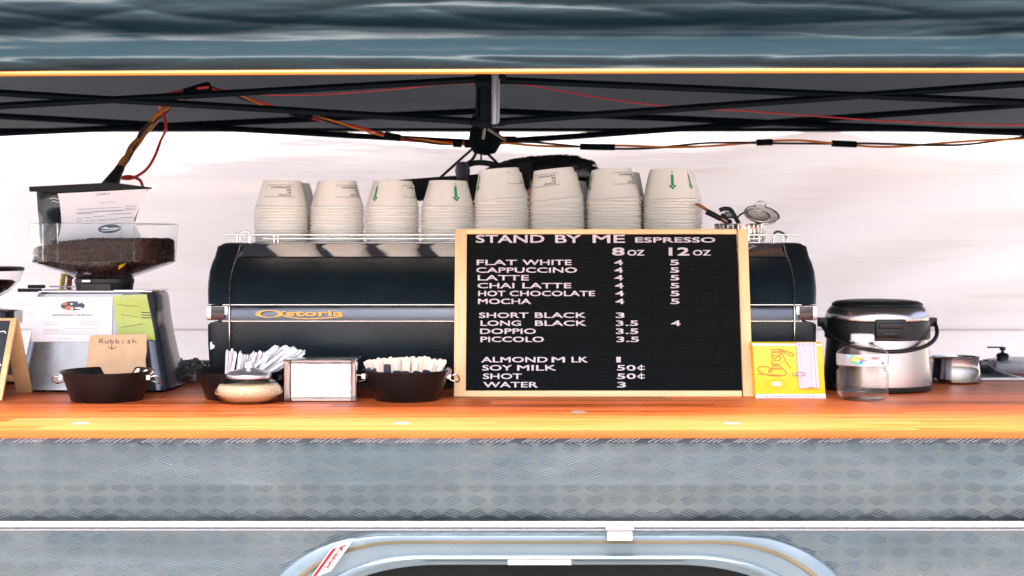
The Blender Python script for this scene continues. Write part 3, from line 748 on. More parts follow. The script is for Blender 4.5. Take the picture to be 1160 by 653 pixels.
def felt():
    m = mat('grooved_felt', (.004,.007,.008), .9, spec=.15)
    nt = m.node_tree; L = nt.links; b = nt.nodes['Principled BSDF']
    tc = N(m, 'ShaderNodeTexCoord'); sp = N(m, 'ShaderNodeSeparateXYZ'); L.new(tc.outputs['Object'], sp.inputs[0])
    s_ = math_node(m, 'SINE', math_node(m, 'MULTIPLY', sp.outputs[2], 2*math.pi/.0036))
    nz = N(m, 'ShaderNodeTexNoise'); nz.inputs['Scale'].default_value = 900; L.new(tc.outputs['Object'], nz.inputs['Vector'])
    bp = N(m, 'ShaderNodeBump'); bp.inputs['Strength'].default_value = 1; bp.inputs['Distance'].default_value = .0012
    L.new(math_node(m, 'ADD', s_, math_node(m, 'MULTIPLY', nz.outputs[0], .35)), bp.inputs['Height']); L.new(bp.outputs[0], b.inputs['Normal'])
    return m
m_ = M(); m_.box(((XL+XR_)/2, .009, BL/2), (XR_-XL-2*fw+.002, .008, BL-.012)); fe = m_.ob('felt_panel', felt(), bs)
def brow(s, x0, x1, yt, yb, bold=.022, sp=1.0):
    m_ = M(); ym = (yt+yb)/2
    wx, wz = bold*.020, bold*.009
    for k_, (ax, az) in enumerate(((1,1),(-1,1),(1,-1),(-1,-1),(0,0))):
        text(m_, s, bx(x0, ym)+ax*wx+wx, bx(x1, ym)+ax*wx-wx, bz(yb)+az*wz+wz, bz(yt)+az*wz-wz, y=.0032+.00006*k_, thick=.0015, spacing=sp); m_.ob('lettering', white_ink, fe, fix=False, smooth=False)
def CX(c): return 500+c/3.108
def CY(c): return 250+c/3.108
def row(words, cy, h=19):
    for s, a, b in words:
        if s == '50¢':
            brow('50', CX(a), CX(a+66), CY(cy-h/2), CY(cy+h/2)); brow('C', CX(a+72), CX(b), CY(cy-h/2+3), CY(cy+h/2-2))
            xm = bx(CX(a+86), CY(cy)); m_ = M(); m_.box((xm, .0038, (bz(CY(cy-h/2-1))+bz(CY(cy+h/2)))/2), (.0013, .0013, bz(CY(cy-h/2-1))-bz(CY(cy+h/2)))); m_.ob('lettering', white_ink, fe)
        else: brow(s, CX(a), CX(b), CY(cy-h/2), CY(cy+h/2))
brow('STAND', CX(128), CX(370), CY(57), CY(86), .03); brow('BY', CX(408), CX(500), CY(57), CY(86), .03); brow('ME', CX(540), CX(654), CY(57), CY(86), .03)
brow('ESPRESSO', CX(690), CX(973), CY(66), CY(85), .025)
brow('8', CX(608), CX(652), CY(103), CY(132), .045); brow('OZ', CX(662), CX(722), CY(112), CY(132)); brow('12', CX(808), CX(881), CY(103), CY(132), .045); brow('OZ', CX(893), CX(956), CY(112), CY(132))
row([('FLAT', 130, 272), ('WHITE', 292, 465), ('4', 615, 646), ('5', 812, 844)], 157)
row([('CAPPUCCINO', 128, 484), ('4', 615, 646), ('5', 812, 844)], 184.5)
row([('LATTE', 133, 314), ('4', 615, 646), ('5', 812, 844)], 212)
row([('CHAI', 132, 262), ('LATTE', 290, 463), ('4', 616, 647), ('5', 812, 844)], 240)
row([('HOT', 134, 230), ('CHOCOLATE', 245, 546), ('4', 617, 648), ('5', 812, 844)], 268)
row([('MOCHA', 133, 320), ('4', 618, 649), ('5', 812, 844)], 296)
row([('SHORT', 136, 310), ('BLACK', 333, 513), ('3', 618, 649)], 345)
row([('LONG', 141, 284), ('BLACK', 333, 514), ('3.5', 618, 697), ('4', 813, 846)], 373)
row([('DOPPIO', 139, 336), ('3.5', 618, 697)], 401)
row([('PICCOLO', 140, 364), ('3.5', 620, 699)], 429.5)
row([('ALMOND', 142, 376), ('M', 390, 437), ('LK', 460, 518), ('1', 618, 634)], 500)
row([('SOY', 145, 250), ('MILK', 268, 406), ('50¢', 620, 718)], 528)
row([('SHOT', 147, 284), ('50¢', 620, 718)], 557)
row([('WATER', 148, 340), ('3', 620, 651)], 586)
# easel leg behind? the board rests against the machine; a small steel hinge shows at the foot
m_ = M(); m_.box((bx(655,452), .004, -.0004), (.016, .008, .0008))

# ------------------------------------------------------------------ yellow milk carton leaning beside the board
q = Spot(895, 2.478)
mk = empty('milk_carton', q.loc, 'yellow soy milk carton with orange script and white fold, right of the menu board', 'carton', rot=(R(-6), 0, 0))
def BX(c): return (850+c/8.711-895)*q.s
def BZ(c): return (q.py0-(380+c/8.711))*q.s*1.0
fz0 = 0; zt_ = BZ(62)
m_ = M(); m_.loft([[(BX(52), 0, 0), (BX(745), 0, 0), (BX(745), .04, 0), (BX(52), .04, 0)], [(BX(30), 0, BZ(105)), (BX(722), 0, BZ(105)), (BX(722), .04, BZ(105)), (BX(30), .04, BZ(105))], [(BX(28), .012, zt_), (BX(722), .012, zt_), (BX(722), .034, zt_), (BX(28), .034, zt_)]])
m_.ob('carton_body', yellow_box, mk, bevel=.0012)
pw = mat('white_print', (.80,.74,.80), .4)
m_ = M(); flat(m_, [(BX(53), .0005), (BX(744), .0005), (BX(743), BZ(580)), (BX(52), BZ(580))], y=-.0004)
flat(m_, [(BX(26), BZ(104)), (BX(722), BZ(104)), (BX(722), BZ(86)), (BX(28), BZ(82))], y=.0000-.0006)
m_.ob('white_band', pw, mk, fix=False)
m_ = M(); n_ = 10
vs = []; 
for i, (cx_, cz_) in enumerate([(455+20*0, 74), (462, 300), (470, 520)]): pass
def wfold(u, v):
    x = 455+ (205)*u + (22 if 1 else 0)*v; z = 72+448*v+(6*math.sin(u*8) if v == 1 else 0)
    return Vector((BX(x), -.0045*math.sin(math.pi*u)**.5 - .0016*math.cos(u*2*math.pi*5)*1.1-.0018 if 0 < u < 1 else -.0008, BZ(z)))
m_.grid(wfold, 40, 8); m_.ob('white_spout_fold', mat('white_pleat', (.62,.58,.64), .5), mk, fix=False)
m_ = M()
for i in range(5):
    xs = 490+i*36; ribbon(m_, [(BX(xs), BZ(86)), (BX(xs+1), BZ(108))], .0007, y=-.0078)
m_.ob('pleat_marks', grey_ink, mk, fix=False)
m_ = M()
B_ = [(68,385),(180,388),(262,394)]
B2 = [(300,405),(215,400),(130,380),(82,345),(90,315),(140,308),(200,325),(212,350),(196,368),(184,352),(205,340),(270,330),(330,340),(360,370),(345,392),(290,398),(255,388)]
for L2_ in ([(250,312),(300,308),(312,322),(285,335),(240,330),(222,318),(240,305),(262,306)], [(210,292),(300,288)], [(300,288),(235,282),(212,268),(230,254),(300,252)], [(285,246),(310,230),(290,214),(262,222),(250,236),(222,232),(214,216),(232,206)], [(300,200),(310,184),(285,170),(240,170),(215,182),(225,198),(265,204),(300,198)], [(205,150),(255,140),(300,148),(312,162),(270,164),(225,162)], [(205,150),(300,140),(360,180),(415,206),(437,195),(405,172),(350,156),(318,150),(335,210),(368,280),(412,328)], B2):
    ribbon(m_, [(BX(a), BZ(b)) for a, b in cr(L2_, 6)], .0017, y=-.0005-.00004*len(L2_))
ribbon(m_, [(BX(a), BZ(b)) for a, b in cr(B_, 6)], .0016, y=-.0005); ribbon(m_, [(BX(a), BZ(b)) for a, b in ((300,265),(345,266))], .0010, y=-.0005)
m_.ob('script_lettering', orange_ink, mk, fix=False)
m_ = M()
for rx, rz in ((132, 44), (100, 33)): ribbon(m_, [(BX(a), BZ(b)) for a, b in ellipse(267, 480, rx, rz, 40)+[(267+rx, 480)]], .0007, y=-.0005)
m_.ob('bean_emblem', mat('mustard_ink', (.62,.36,.01), .5), mk, fix=False)
m_ = M(); flat(m_, [(BX(a+ (0)), BZ(b)) for a, b in ellipse(262, 482, 48, 24, 24)], y=-.0007); m_.ob('bean_emblem', mat('pale_bean', (.85,.75,.45), .5), mk, fix=False)
m_ = M(); text(m_, 'THE ORIGINAL AND THE BEST', BX(105), BX(690), BZ(612), BZ(598), y=-.0008, bold=.02)
ribbon(m_, [(BX(a), BZ(b)) for a, b in ellipse(430, 388, 22, 15, 20)+[(452, 388)]], .0010, y=-.0080); ribbon(m_, [(BX(a), BZ(b)) for a, b in ellipse(490, 385, 42, 20, 24)+[(532, 385)]], .0010, y=-.0085)
m_.ob('small_print', mat('purple_ink', (.16,.10,.22), .5), mk, fix=False)

# ------------------------------------------------------------------ water bottle
q = Spot(977, 2.46); wb = empty('water_bottle', q.loc, 'small clear water bottle with white cap and colourful label before the steel flask', 'bottle')
Z_ = lambda c: max(0, (455.0-(375+c/7.68))*q.s)     # crop rows to heights, base at 455 front
rp_ = [(0,.002),(.022,.002),(.030,.0),(.0375,.003),(.0405,.010)]
zs = [(40.5,.012)]
body = [(.002,.0),(.030,.0),(.038,.003),(.0425,.011)]
z_ = .016
for k in range(5): body += [(.0430, z_), (.0415, z_+.0028), (.0430, z_+.0056)]; z_ += .0058
z_ += .002
body += [(.0425, z_), (.0400, z_+.003), (.0375, z_+.0055), (.0400, z_+.009), (.0428, z_+.013), (.0432, z_+.020), (.0430, z_+.029), (.0400, z_+.034), (.0330, z_+.0395), (.0240, z_+.0435), (.0185, z_+.046), (.0165, z_+.0480), (.0165, z_+.057)]
HB = z_+.057
m_ = M(); inner = [(max(.0005, r-.0007), z+(.0007 if z < .01 else 0)) for r, z in body][::-1]
m_.lathe(body+inner, 64, closed=False); 
m_.ob('bottle_body', clear, wb, angle=60)
wtr = [(r-.0012, z+.0008) for r, z in body if z < z_+.036]
m_ = M(); m_.lathe([(.0001, wtr[0][1])]+wtr+[(.0001, wtr[-1][1])], 64); m_.ob('water_fill', mat('clear_water', (.9,.93,.95), .02, alpha=.015), wb, angle=60)
m_ = M(); m_.lathe([(.0001, HB+.006),(.0178, HB+.006),(.0190, HB+.005),(.0195, HB-.0030),(.0180,HB-.0032),(.0180,HB-.0042),(.0205,HB-.0045),(.0205,HB-.0060),(.0172,HB-.0062),(.0169,HB)], 40); m_.ob('cap', white_plastic, wb, angle=40)
lr = lambda z: .0436
lz0, lz1 = z_+.012, z_+.031
m_ = M(); src = M()
src.grid(lambda u, v: Vector((-.068+.136*u, 0, lz0+(lz1-lz0)*v)), 40, 1); wrap(m_, src, lr, 0); m_.ob('label', mat('label_film', (.80,.86,.92), .25, alpha=.42), wb, fix=False)
lc = (lz0+lz1)/2
def decal(name, polys, mt, eps):
    m_ = M(); src = M()
    for p in polys: flat(src, p)
    wrap(m_, src, lr, eps); m_.ob(name, mt, wb, fix=False)
cc = -.0165
for i, (cl, dx, dz, rx, rz) in enumerate((((.80,.60,.02),-.002,.0035,.006,.0030),((.10,.45,.08),-.009,-.0022,.0045,.0018),((.80,.25,.02),.004,.0018,.0045,.0026),((.02,.45,.50),.001,-.0048,.0065,.0019),((.05,.06,.40),.0035,-.002,.0038,.0016),((.80,.72,.10),-.0065,.001,.0045,.0022),((.35,.05,.35),.0090,.0002,.003,.0012))):
    decal('label_flower', [ellipse(cc+dx, lc+dz, rx, rz, 20)], mat('label_colour', cl, .35), .0004+i*.00012)
decal('label_flower', [ellipse(cc, lc, .003, .0022, 16)], white_plastic, .0016)
decal('label_plate', [ellipse(.0140, lc+.0022, .0180, .0048, 28)], mat('label_white', (.80,.84,.88), .3), .0003)
decal('label_red', [ellipse(.0110, lc+.0042, .0090, .0022, 24)], red_ink, .0006)
decal('label_blue', [[(.024,lc-.0068),(.028,lc-.0068),(.028,lc-.0028),(.024,lc-.0028)]], mat('label_navy', (.02,.03,.35), .4), .0006)
decal('label_aqua', [[(-.004,lc-.0085),(.017,lc-.008),(.014,lc-.0048),(-.003,lc-.0055)], [(-.036,lc+.004),(-.028,lc+.005),(-.028,lc+.009),(-.036,lc+.009)]], mat('label_aqua', (.25,.62,.75), .4), .0006)
m_ = M(); src = M(); 
for i in range(5): flat(src, ellipse(.0050+i*.003, lc+.0042, .0010, .0009, 10))
wrap(m_, src, lr, .0008); m_.ob('label_red', white_plastic, wb, fix=False)

# ------------------------------------------------------------------ steel food flask
q = Spot(993.5, 2.64); th = empty('insulated_flask', q.loc, 'wide brushed steel insulated pot with black lid, clasp band and carry handle', 'flask')
r0 = .0965; z = q.Z
m_ = M(); m_.lathe([(.001,.0),(.090,.0),(.0955,.003),(.0965,.008),(.0965,.0110),(.001,.0110)], 64); m_.ob('base_ring', black_plastic, th)
m_ = M(); m_.lathe([(.001,.0108),(.0955,.0110),(.0955,.014),(.0930,.045),(.0905,.075),(.0890,z(383)),(.001,z(383))], 80); m_.ob('steel_body', steel_v, th, angle=50)
m_ = M(); m_.lathe([(.001,z(383)),(.0905,z(383)),(.0925,z(382)),(.0925,z(363)),(.0905,z(362)),(.001,z(362))], 80); m_.ob('band', black_plastic, th)
m_ = M(); m_.lathe([(.001,z(362)),(.0905,z(362)),(.0912,z(360)),(.0885,z(353)),(.0830,z(347.5)),(.0780,z(346)),(.001,z(346))], 80); m_.ob('steel_lid', steel_v, th, angle=50)
m_ = M(); m_.lathe([(.001,z(345)),(.0800,z(346)),(.0790,z(343.6)),(.0720,z(341.2)),(.055,z(339.8)),(.001,z(339.4))], 64); m_.ob('lid_cap', black_plastic, th, angle=50)
m_ = M(); m_.box((0,-.0945,z(369)), (.052,.010,z(359)-z(379))); m_.box((0,-.100,z(366)), (.044,.006,.010)); m_.box((0,-.100,z(375)), (.030,.006,.0075)); m_.ob('clasp', black_plastic, th, bevel=.002)
hp = []
for k in range(25):
    a = math.pi*k/24; hp.append(Vector((-.1015*math.cos(a), -.100*math.sin(a)**.8 if 0<k<24 else 0, z(363)-(z(363)-z(394))*math.sin(a)**.75 if 0<k<24 else z(363))))
m_ = M(); m_.tube(hp, .0036, 10)
for sx in (-1,1): m_.box((sx*.098, 0, z(365)), (.014,.020,.016))
m_.ob('handle', black_plastic, th, angle=60)

# ------------------------------------------------------------------ things on the right end
def spouted(name, px, d, r, h, label, rb=None):
    q = Spot(px, d); m_ = M(); rb = rb or r*1.02
    m_.lathe([(.001,.001),(rb*.9,.001),(rb,.004),(rb,.006),(r*1.0,h*.5),(r*.95,h*.9),(r*.97,h),(r*.945,h),(r*.925,h*.9),(r*.97,h*.5),(rb*.96,.007),(.001,.004)], 56)
    o = m_.ob(name, dark_chrome, angle=50); o.location = q.loc; return o
o = spouted('milk_jug', 1082, 2.76, .0455, .0490, '', .0475)
tag(o, 'polished steel milk jug on the counter right of the big flask', 'jug')
m_ = M(); m_.tube(cr([(.045,.0,.042),(.066,.012,.040),(.070,.015,.022),(.047,.0,.012)],8), .0028, 8); h_ = m_.ob('jug_handle', chrome, o); h_.rotation_euler = (0,0,R(115))
o = spouted('milk_jug', 1112, 2.93, .029, .024, '', .024); o.location.z += .0042
tag(o, 'small steel jug on the white rimmed mat behind the larger jug', 'jug')
m_ = M(); m_.tube(cr([(.026,.0,.022),(.036,.0,.020),(.036,.0,.008),(.024,.0,.004)],6), .0018, 8); h_ = m_.ob('jug_handle', chrome, o); h_.rotation_euler = (0,0,R(70))
q = Spot(1116, 2.89); m_ = M(); m_.box((0,0,.002), (.105,.17,.003)); o = m_.ob('drip_mat', white_plastic, bevel=.001); o.location = q.loc
tag(o, 'flat white rimmed drip mat with black centre under the small jug', 'mat'); m_ = M(); m_.box((0,0,.0038), (.082,.135,.001)); m_.ob('mat_centre', black_plastic, o)
q = Spot(1150, 2.985); tb = empty('plastic_tub', q.loc, 'clear plastic tub with a black pump top at the right end', 'tub')
m_ = M(); m_.lathe([(.001,.0),(.060,.0),(.066,.004),(.070,.020),(.071,.0215),(.0695,.0215),(.0645,.005),(.059,.0014),(.001,.0014)], 48); m_.ob('tub_body', mat('frosted_plastic', (.72,.75,.80), .2, trans=.75, ior=1.3), tb, angle=50)
m_ = M(); m_.lathe([(.001,.030),(.030,.029),(.060,.024),(.0725,.0215),(.0725,.0190),(.071,.0190),(.071,.0213),(.001,.0213)], 48); m_.ob('tub_lid', mat('tub_lid', (.60,.64,.70), .25, trans=.4), tb, angle=50)
m_ = M(); cx_ = (1132-1150)*q.s
m_.lathe([(.001,.052),(.006,.052),(.006,.046),(.003,.045),(.003,.041),(.010,.039),(.013,.035),(.011,.030),(.012,.027),(.022,.024),(.001,.022)], 24, c=(cx_,-.02,0)); m_.box((cx_-.015,-.02,.0515), (.030,.008,.0028)); m_.ob('pump', black_plastic, tb, angle=40)

# ------------------------------------------------------------------ tool jug with brushes and strainers
sj = 2.845/F; zj = lambda y: CZ-(y-275)*sj
jq = (xpx(838, 2.845), 2.845, CZ+.0005)
jg = M(); hj = (275-254)*sj
jg.lathe([(.001,.001),(.045,.001),(.047,.003),(.046,hj*.5),(.0485,hj-.002),(.0495,hj),(.0480,hj),(.0445,hj*.5),(.045,.004),(.001,.003)], 48)
jug = jg.ob('tool_jug', steel_v, angle=50); jug.location = jq; tag(jug, 'steel jug of brushes and strainers on the right end of the coffee machine', 'jug')
rb_ = M()
for k in range(30):
    a = 2*math.pi*k/30; rb_.box((0,0,0), (.0025,.0012,hj*.86), T=Matrix.Rotation(a,4,'Z') @ Matrix.Translation((0,-.0482,hj*.5)))
rb_.ob('rib', steel, jug)
def J(px, py, dd=0): return P(px, py, 2.845+dd)
wood_b = mat('brush_wood', (.36,.13,.04), .45, var=.2, vscale=40)
def tool(name, label, cat, parts, group=None):
    base = parts[0][1][0]; r_ = empty(name, base, label, cat, group)
    for nm, path, rad, mt, fl in parts:
        m_ = M(); m_.tube([p-base for p in path], rad, 12, flat=fl); m_.ob(nm, mt, r_, angle=50)
    return r_
tool('pastry_brush', 'wooden brush lying highest in the tool jug, tip toward the cups', 'brush', [
    ('handle', cr([J(787.5,231.5,-.02), J(792,233,-.02), J(800,237.5,-.015), J(812,244,-.01), J(822,250,0)],5), [.003,.0045,.0055,.0065,.0065,.0065,.0065,.0065,.0065,.0065,.0060,.006,.006,.006,.006,.006,.006,.006,.006,.006,.0055], wood_b, .5),
    ('bristle_band', [J(800,240,-.022), J(808,243.5,-.022), J(816,248,-.02)], [.0075,.0080,.0075], black_plastic, .7), ('shaft', [J(822,250), J(834,270)], .005, wood_b, .5)])
tool('pastry_brush', 'second wooden brush lying lower in the tool jug beneath a black clip', 'brush', [
    ('handle', [J(808,244,.015), J(820,251,.012), J(836,259,.005), J(848,270,0)], [.0045,.006,.006,.005], wood_b, .5),
    ('ferrule', [J(812,246,-.006), J(824,251,-.006)], .0035, steel, .6)])
tl = tool('thermometer_clip', 'black handled tool with square window in the tool jug', 'kitchen tool', [
    ('handle', cr([J(815,238.5,.0), J(820,236.8), J(827,237.5), J(831,243), J(836,252), J(842,268)],5), .0042, black_plastic, 1),
    ('dial_arm', [J(818,242.5,-.002), J(822,249,-.004), J(829,252,-.004)], .0045, black_plastic, .8)])
m_ = M(); base = tl.location
m_.box(P(826,244,2.835)-base, (.017,.006,.013)); hd = m_.ob('dial', black_plastic, tl, bevel=.0015)
m_ = M(); m_.box(P(825.5,243.5,2.8315)-base, (.0105,.001,.0065)); m_.ob('dial_face', mat('dial_face', (.10,.11,.14), .2), hd)
def strainer(cx, cy, rx, ry, tilt, hx, label, dd, meshd=True):
    base = J(cx, cy, dd); r_ = empty('tea_strainer', base, label, 'strainer')
    s_ = (2.845+dd)/F; a_, b_ = rx*s_, ry*s_; Tm = Matrix.Rotation(R(tilt), 4, 'Y')
    ring = [Tm @ Vector((a_*math.cos(t), b_*1.2*math.sin(t), b_*math.sin(t))) for t in [2*math.pi*k/40 for k in range(41)]]
    m_ = M(); m_.tube(ring, .0022, 8); m_.ob('rim', steel, r_, angle=60)
    if meshd:
        m_ = M()
        def bowl(rr, t): return Tm @ Vector((a_*rr*math.cos(t), b_*1.2*rr*math.sin(t)+.010*(1-rr*rr), b_*rr*math.sin(t)-.004*(1-rr*rr)))
        for k in range(-9, 10):
            u = k/10; w = math.sqrt(1-u*u)
            for ax in (0, 1):
                pts = []
                for j in range(13):
                    v = -w+2*w*j/12; x_, y_ = (u, v) if ax else (v, u); rr = math.hypot(x_, y_); t = math.atan2(y_, x_); pts.append(bowl(rr, t))
                m_.tube(pts, .00042, 4, caps=False)
        m_.ob('mesh', mat('wire_mesh', (.62,.58,.55), .3, .9), r_)
    m_ = M(); m_.tube([p-base for p in cr([J(hx[0],hx[1],dd), J(hx[2],hx[3],0), J(hx[4],hx[5],0)],6)], .0022, 7, flat=1); m_.ob('handle', steel, r_)
    return r_, Tm
r_, _ = strainer(863, 243.5, 19.5, 9.5, 8, (866,253,862,260,856,271), 'large round wire strainer topmost in the tool jug', -.004)
m_ = M(); m_.tube(cr([(-.010,.012,.014),(-.008,.014,.022),(0,.014,.026),(.008,.014,.022),(.010,.012,.014)],6), .0016, 6); m_.ob('hook', steel, r_)
strainer(859, 244.5, 13, 6.6, 8, (860,250,858,258,852,270), 'small wire strainer lying in front of the large round one', -.016)
tool('whisk', 'thin wire loop tool sticking out of the tool jug left of the strainers', 'kitchen tool', [('wire', cr([J(834,252,.02), J(836,246,.02), J(843,241,.02), J(852,240,.02), J(860,246,.015), J(856,262,.01)],8), .0018, black_metal, 1)])
tool('spatula', 'dark green handled spatula standing below the strainers in the jug', 'spatula', [('handle', [J(857,252,-.01), J(862,259,-.01), J(866,270,-.005)], .0045, mat('green_handle', (.01,.09,.07), .4), .5)])

# ------------------------------------------------------------------ person behind the machine
def skin_mesh(name, joints, edges, mt, parent, sub=2):
    me = bpy.data.meshes.new(name); me.from_pydata([j[0] for j in joints], edges, []); o = bpy.data.objects.new(name, me); COL.objects.link(o)
    md = o.modifiers.new('s', 'SKIN'); md.use_smooth_shade = True
    for i, j in enumerate(joints):
        r = j[1]; sv = me.skin_vertices[0].data[i]; sv.radius = r if isinstance(r, tuple) else (r, r); sv.use_root = (i == 0)
    s2 = o.modifiers.new('u', 'SUBSURF'); s2.levels = sub; s2.render_levels = sub
    dg = bpy.context.evaluated_depsgraph_get(); dg.update()
    nm = bpy.data.meshes.new_from_object(o.evaluated_get(dg)); bpy.data.objects.remove(o); bpy.data.meshes.remove(me)
    nm.name = name; nm.materials.clear(); nm.materials.append(mt)
    nm.polygons.foreach_set('use_smooth', [True]*len(nm.polygons))
    o = bpy.data.objects.new(name, nm); COL.objects.link(o)
    if parent is not None: o.parent = parent
    return o
PX, PY = xpx(622, 3.40), 3.40
pe = empty('person', (PX, PY, 0), 'person with swept black hair bent behind the stacked cups and machine', 'person')
hz = zpx(179, 3.40)                                   # top of the hair
j = [((0,.02,.84),.115),((0,.02,1.0),.105),((0,.0,1.16),.120),((0,-.02,1.27),.075),((0,-.035,1.33),.048),
     ((.15,-.01,1.235),.050),((.19,-.05,1.05),.038),((.14,-.17,.99),.027),((.135,-.20,.985),.022),
     ((-.15,-.01,1.235),.050),((-.19,-.05,1.05),.038),((-.14,-.17,.99),.027),((-.135,-.20,.985),.022),
     ((.085,.02,.78),.080),((.09,.01,.44),.052),((.09,.03,.09),.033),((.10,-.07,.035),.030),
     ((-.085,.02,.78),.080),((-.09,.01,.44),.052),((-.09,.03,.09),.033),((-.10,-.07,.035),.030)]
ed_ = [(0,1),(1,2),(2,3),(3,4),(3,5),(5,6),(6,7),(7,8),(3,9),(9,10),(10,11),(11,12),(0,13),(13,14),(14,15),(15,16),(0,17),(17,18),(18,19),(19,20)]
bdy = skin_mesh('body', j, ed_, skin, pe)
# head as one sculpted ellipsoid with face relief, joined into the body mesh
hc = Vector((0,-.055, hz-.108)); m_ = M(); nu, nv = 48, 32
def headp(u, v):
    a = 2*math.pi*u; e = math.pi*(v-.5)
    x = .074*math.cos(e)*math.cos(a); y = .092*math.cos(e)*math.sin(a); z_ = .100*math.sin(e)
    if z_ < 0: x *= 1+.9*z_/.3; y *= 1+.5*z_/.3
    f = Vector((x, y, z_))
    if y < 0:
        g_ = lambda cx, cz, w: math.exp(-((x-cx)**2+(z_-cz)**2)/w**2)
        f.y -= .020*g_(0,-.018,.013)+.010*g_(0,-.002,.012); f.y += .010*(g_(.030,.004,.013)+g_(-.030,.004,.013)); f.y -= .006*g_(0,-.052,.016); f.y += .003*g_(0,-.046,.004)
    return hc+Matrix.Rotation(R(22),3,'X') @ f
m_.grid(headp, nu, nv)
for sx in (-1,1): m_.lathe([(.001,-.004),(.012,-.004),(.017,.0),(.014,.004),(.001,.002)], 16, T=Matrix.Translation(hc+Vector((sx*.076,.006,-.012))) @ Matrix.Rotation(R(90),4,'Y'), sy=.8, sx=1.25)
hd = m_.ob('h', skin)
# fingers
def hand(sx):
    mm = []
    base = Vector((sx*.135,-.205,.985))
    for k in range(4):
        o_ = base+Vector((sx*(-.022+.0145*k),-.045,-.004)); L_ = (.030,.034,.032,.025)[k]
        j_ = [(base+Vector((sx*(-.012+.009*k),-.008,0)), .0095),(o_, .0088),(o_+Vector((0,-L_*.8,-.012)), .0080),(o_+Vector((0,-L_*1.1,-.034)), .0066)]
        mm.append(skin_mesh('f', [(tuple(a), b) for a, b in j_], [(0,1),(1,2),(2,3)], skin, None, 1))
    t0 = base+Vector((-sx*.012,-.006,-.004))
    j_ = [(t0, .010),(t0+Vector((-sx*.026,-.022,-.008)), .009),(t0+Vector((-sx*.030,-.046,-.018)), .0075)]
    mm.append(skin_mesh('f', [(tuple(a), b) for a, b in j_], [(0,1),(1,2)], skin, None, 1))
    j_ = [(base+Vector((0,.012,0)), .020),(base+Vector((0,-.018,0)), (.027,.012)),(base+Vector((0,-.045,-.003)), (.027,.011))]
    mm.append(skin_mesh('f', [(tuple(a), b) for a, b in j_], [(0,1),(1,2)], skin, None, 1))
    return mm
bm = bmesh.new(); bm.from_mesh(bdy.data)
for o in [hd]+hand(1)+hand(-1): bm.from_mesh(o.data); bpy.data.objects.remove(o)
bm.to_mesh(bdy.data); bm.free(); bdy.data.polygons.foreach_set('use_smooth', [True]*len(bdy.data.polygons))
cloth = mat('dark_tshirt', (.012,.014,.018), .85, bump=.3, bscale=25); jean = mat('dark_trousers', (.02,.025,.04), .85, bump=.2, bscale=40)
sh = [(a, (b if isinstance(b,float) else b[0])+.009) for a, b in j]
skin_mesh('t_shirt', [sh[0], sh[1], sh[2], (sh[3][0], .078), sh[5], ((.175,-.035,1.13),.052), sh[9], ((-.175,-.035,1.13),.052)], [(0,1),(1,2),(2,3),(3,4),(4,5),(3,6),(6,7)], cloth, pe)
skin_mesh('trousers', [sh[0], sh[13], sh[14], (sh[15][0], .048), sh[17], sh[18], (sh[19][0], .048)], [(0,1),(1,2),(2,3),(0,4),(4,5),(5,6)], jean, pe)
for sx in (-1,1):
    m_ = M(); m_.loft([[(sx*.095+x*1.0*w, -.045+y*w, z__) for x, y in rrect(.045,.125,.04)] for z__, w in ((.0,1.0),(.03,1.02),(.05,.92),(.075,.6))]); m_.ob('shoe', black_plastic, pe, angle=60)
# hair cap: swept mass with ragged strands to the right
m_ = M()
def hairp(u, v):
    a = 2*math.pi*u; e = math.pi*(.5-v*.60)
    rx_, ry_, rz_ = .122, .108, .060
    x = rx_*math.cos(e)*math.cos(a); y = ry_*math.cos(e)*math.sin(a); z_ = rz_*math.copysign(abs(math.sin(e))**.38, math.sin(e))
    n_ = noise.noise(Vector((x*30, y*12, z_*30)))*.006
    if y < -.03 and z_ < .02: z_ = .02+(z_-.02)*.25                # fringe line above the forehead
    if x > .03: x += .012*math.sin(min(1,(x-.03)/.07)*math.pi/2)
    k = 1+n_*6
    if x > 0: z_ += .010*min(1, x/.08)
    return Vector((-.038 + x*k, -.040+y*k, hz-.064+z_*k - .006*abs(x/.1)**2.2*(1 if x < 0 else .1)))
m_.grid(hairp, 72, 24)
hb = M(); hb.v = m_.v; hb.f = m_.f; hb.m = m_.m
random.seed(3)
for k in range(1800):
    u = random.random(); v = random.uniform(0,.8); p = hairp(u, v); c0 = Vector((-.01,-.04,hz-.10)); nn = (p-c0).normalized()
    dirv = (Vector((1,.05,-.02))*1.1+nn*.12+Vector((random.uniform(-.25,.25),random.uniform(-.25,.25),random.uniform(-.15,.22)))).normalized()
    if p.x > .05: dirv = (dirv+Vector((.3,0,-.25))).normalized()
    L_ = random.uniform(.010,.026)
    hb.tube([p-nn*.004, p+dirv*L_*.5+nn*.0015, p+dirv*L_+Vector((0,0,-.003))], [.0012,.0009,.0002], 4, caps=False)
hb.ob('hair', hair_m, pe, angle=80)

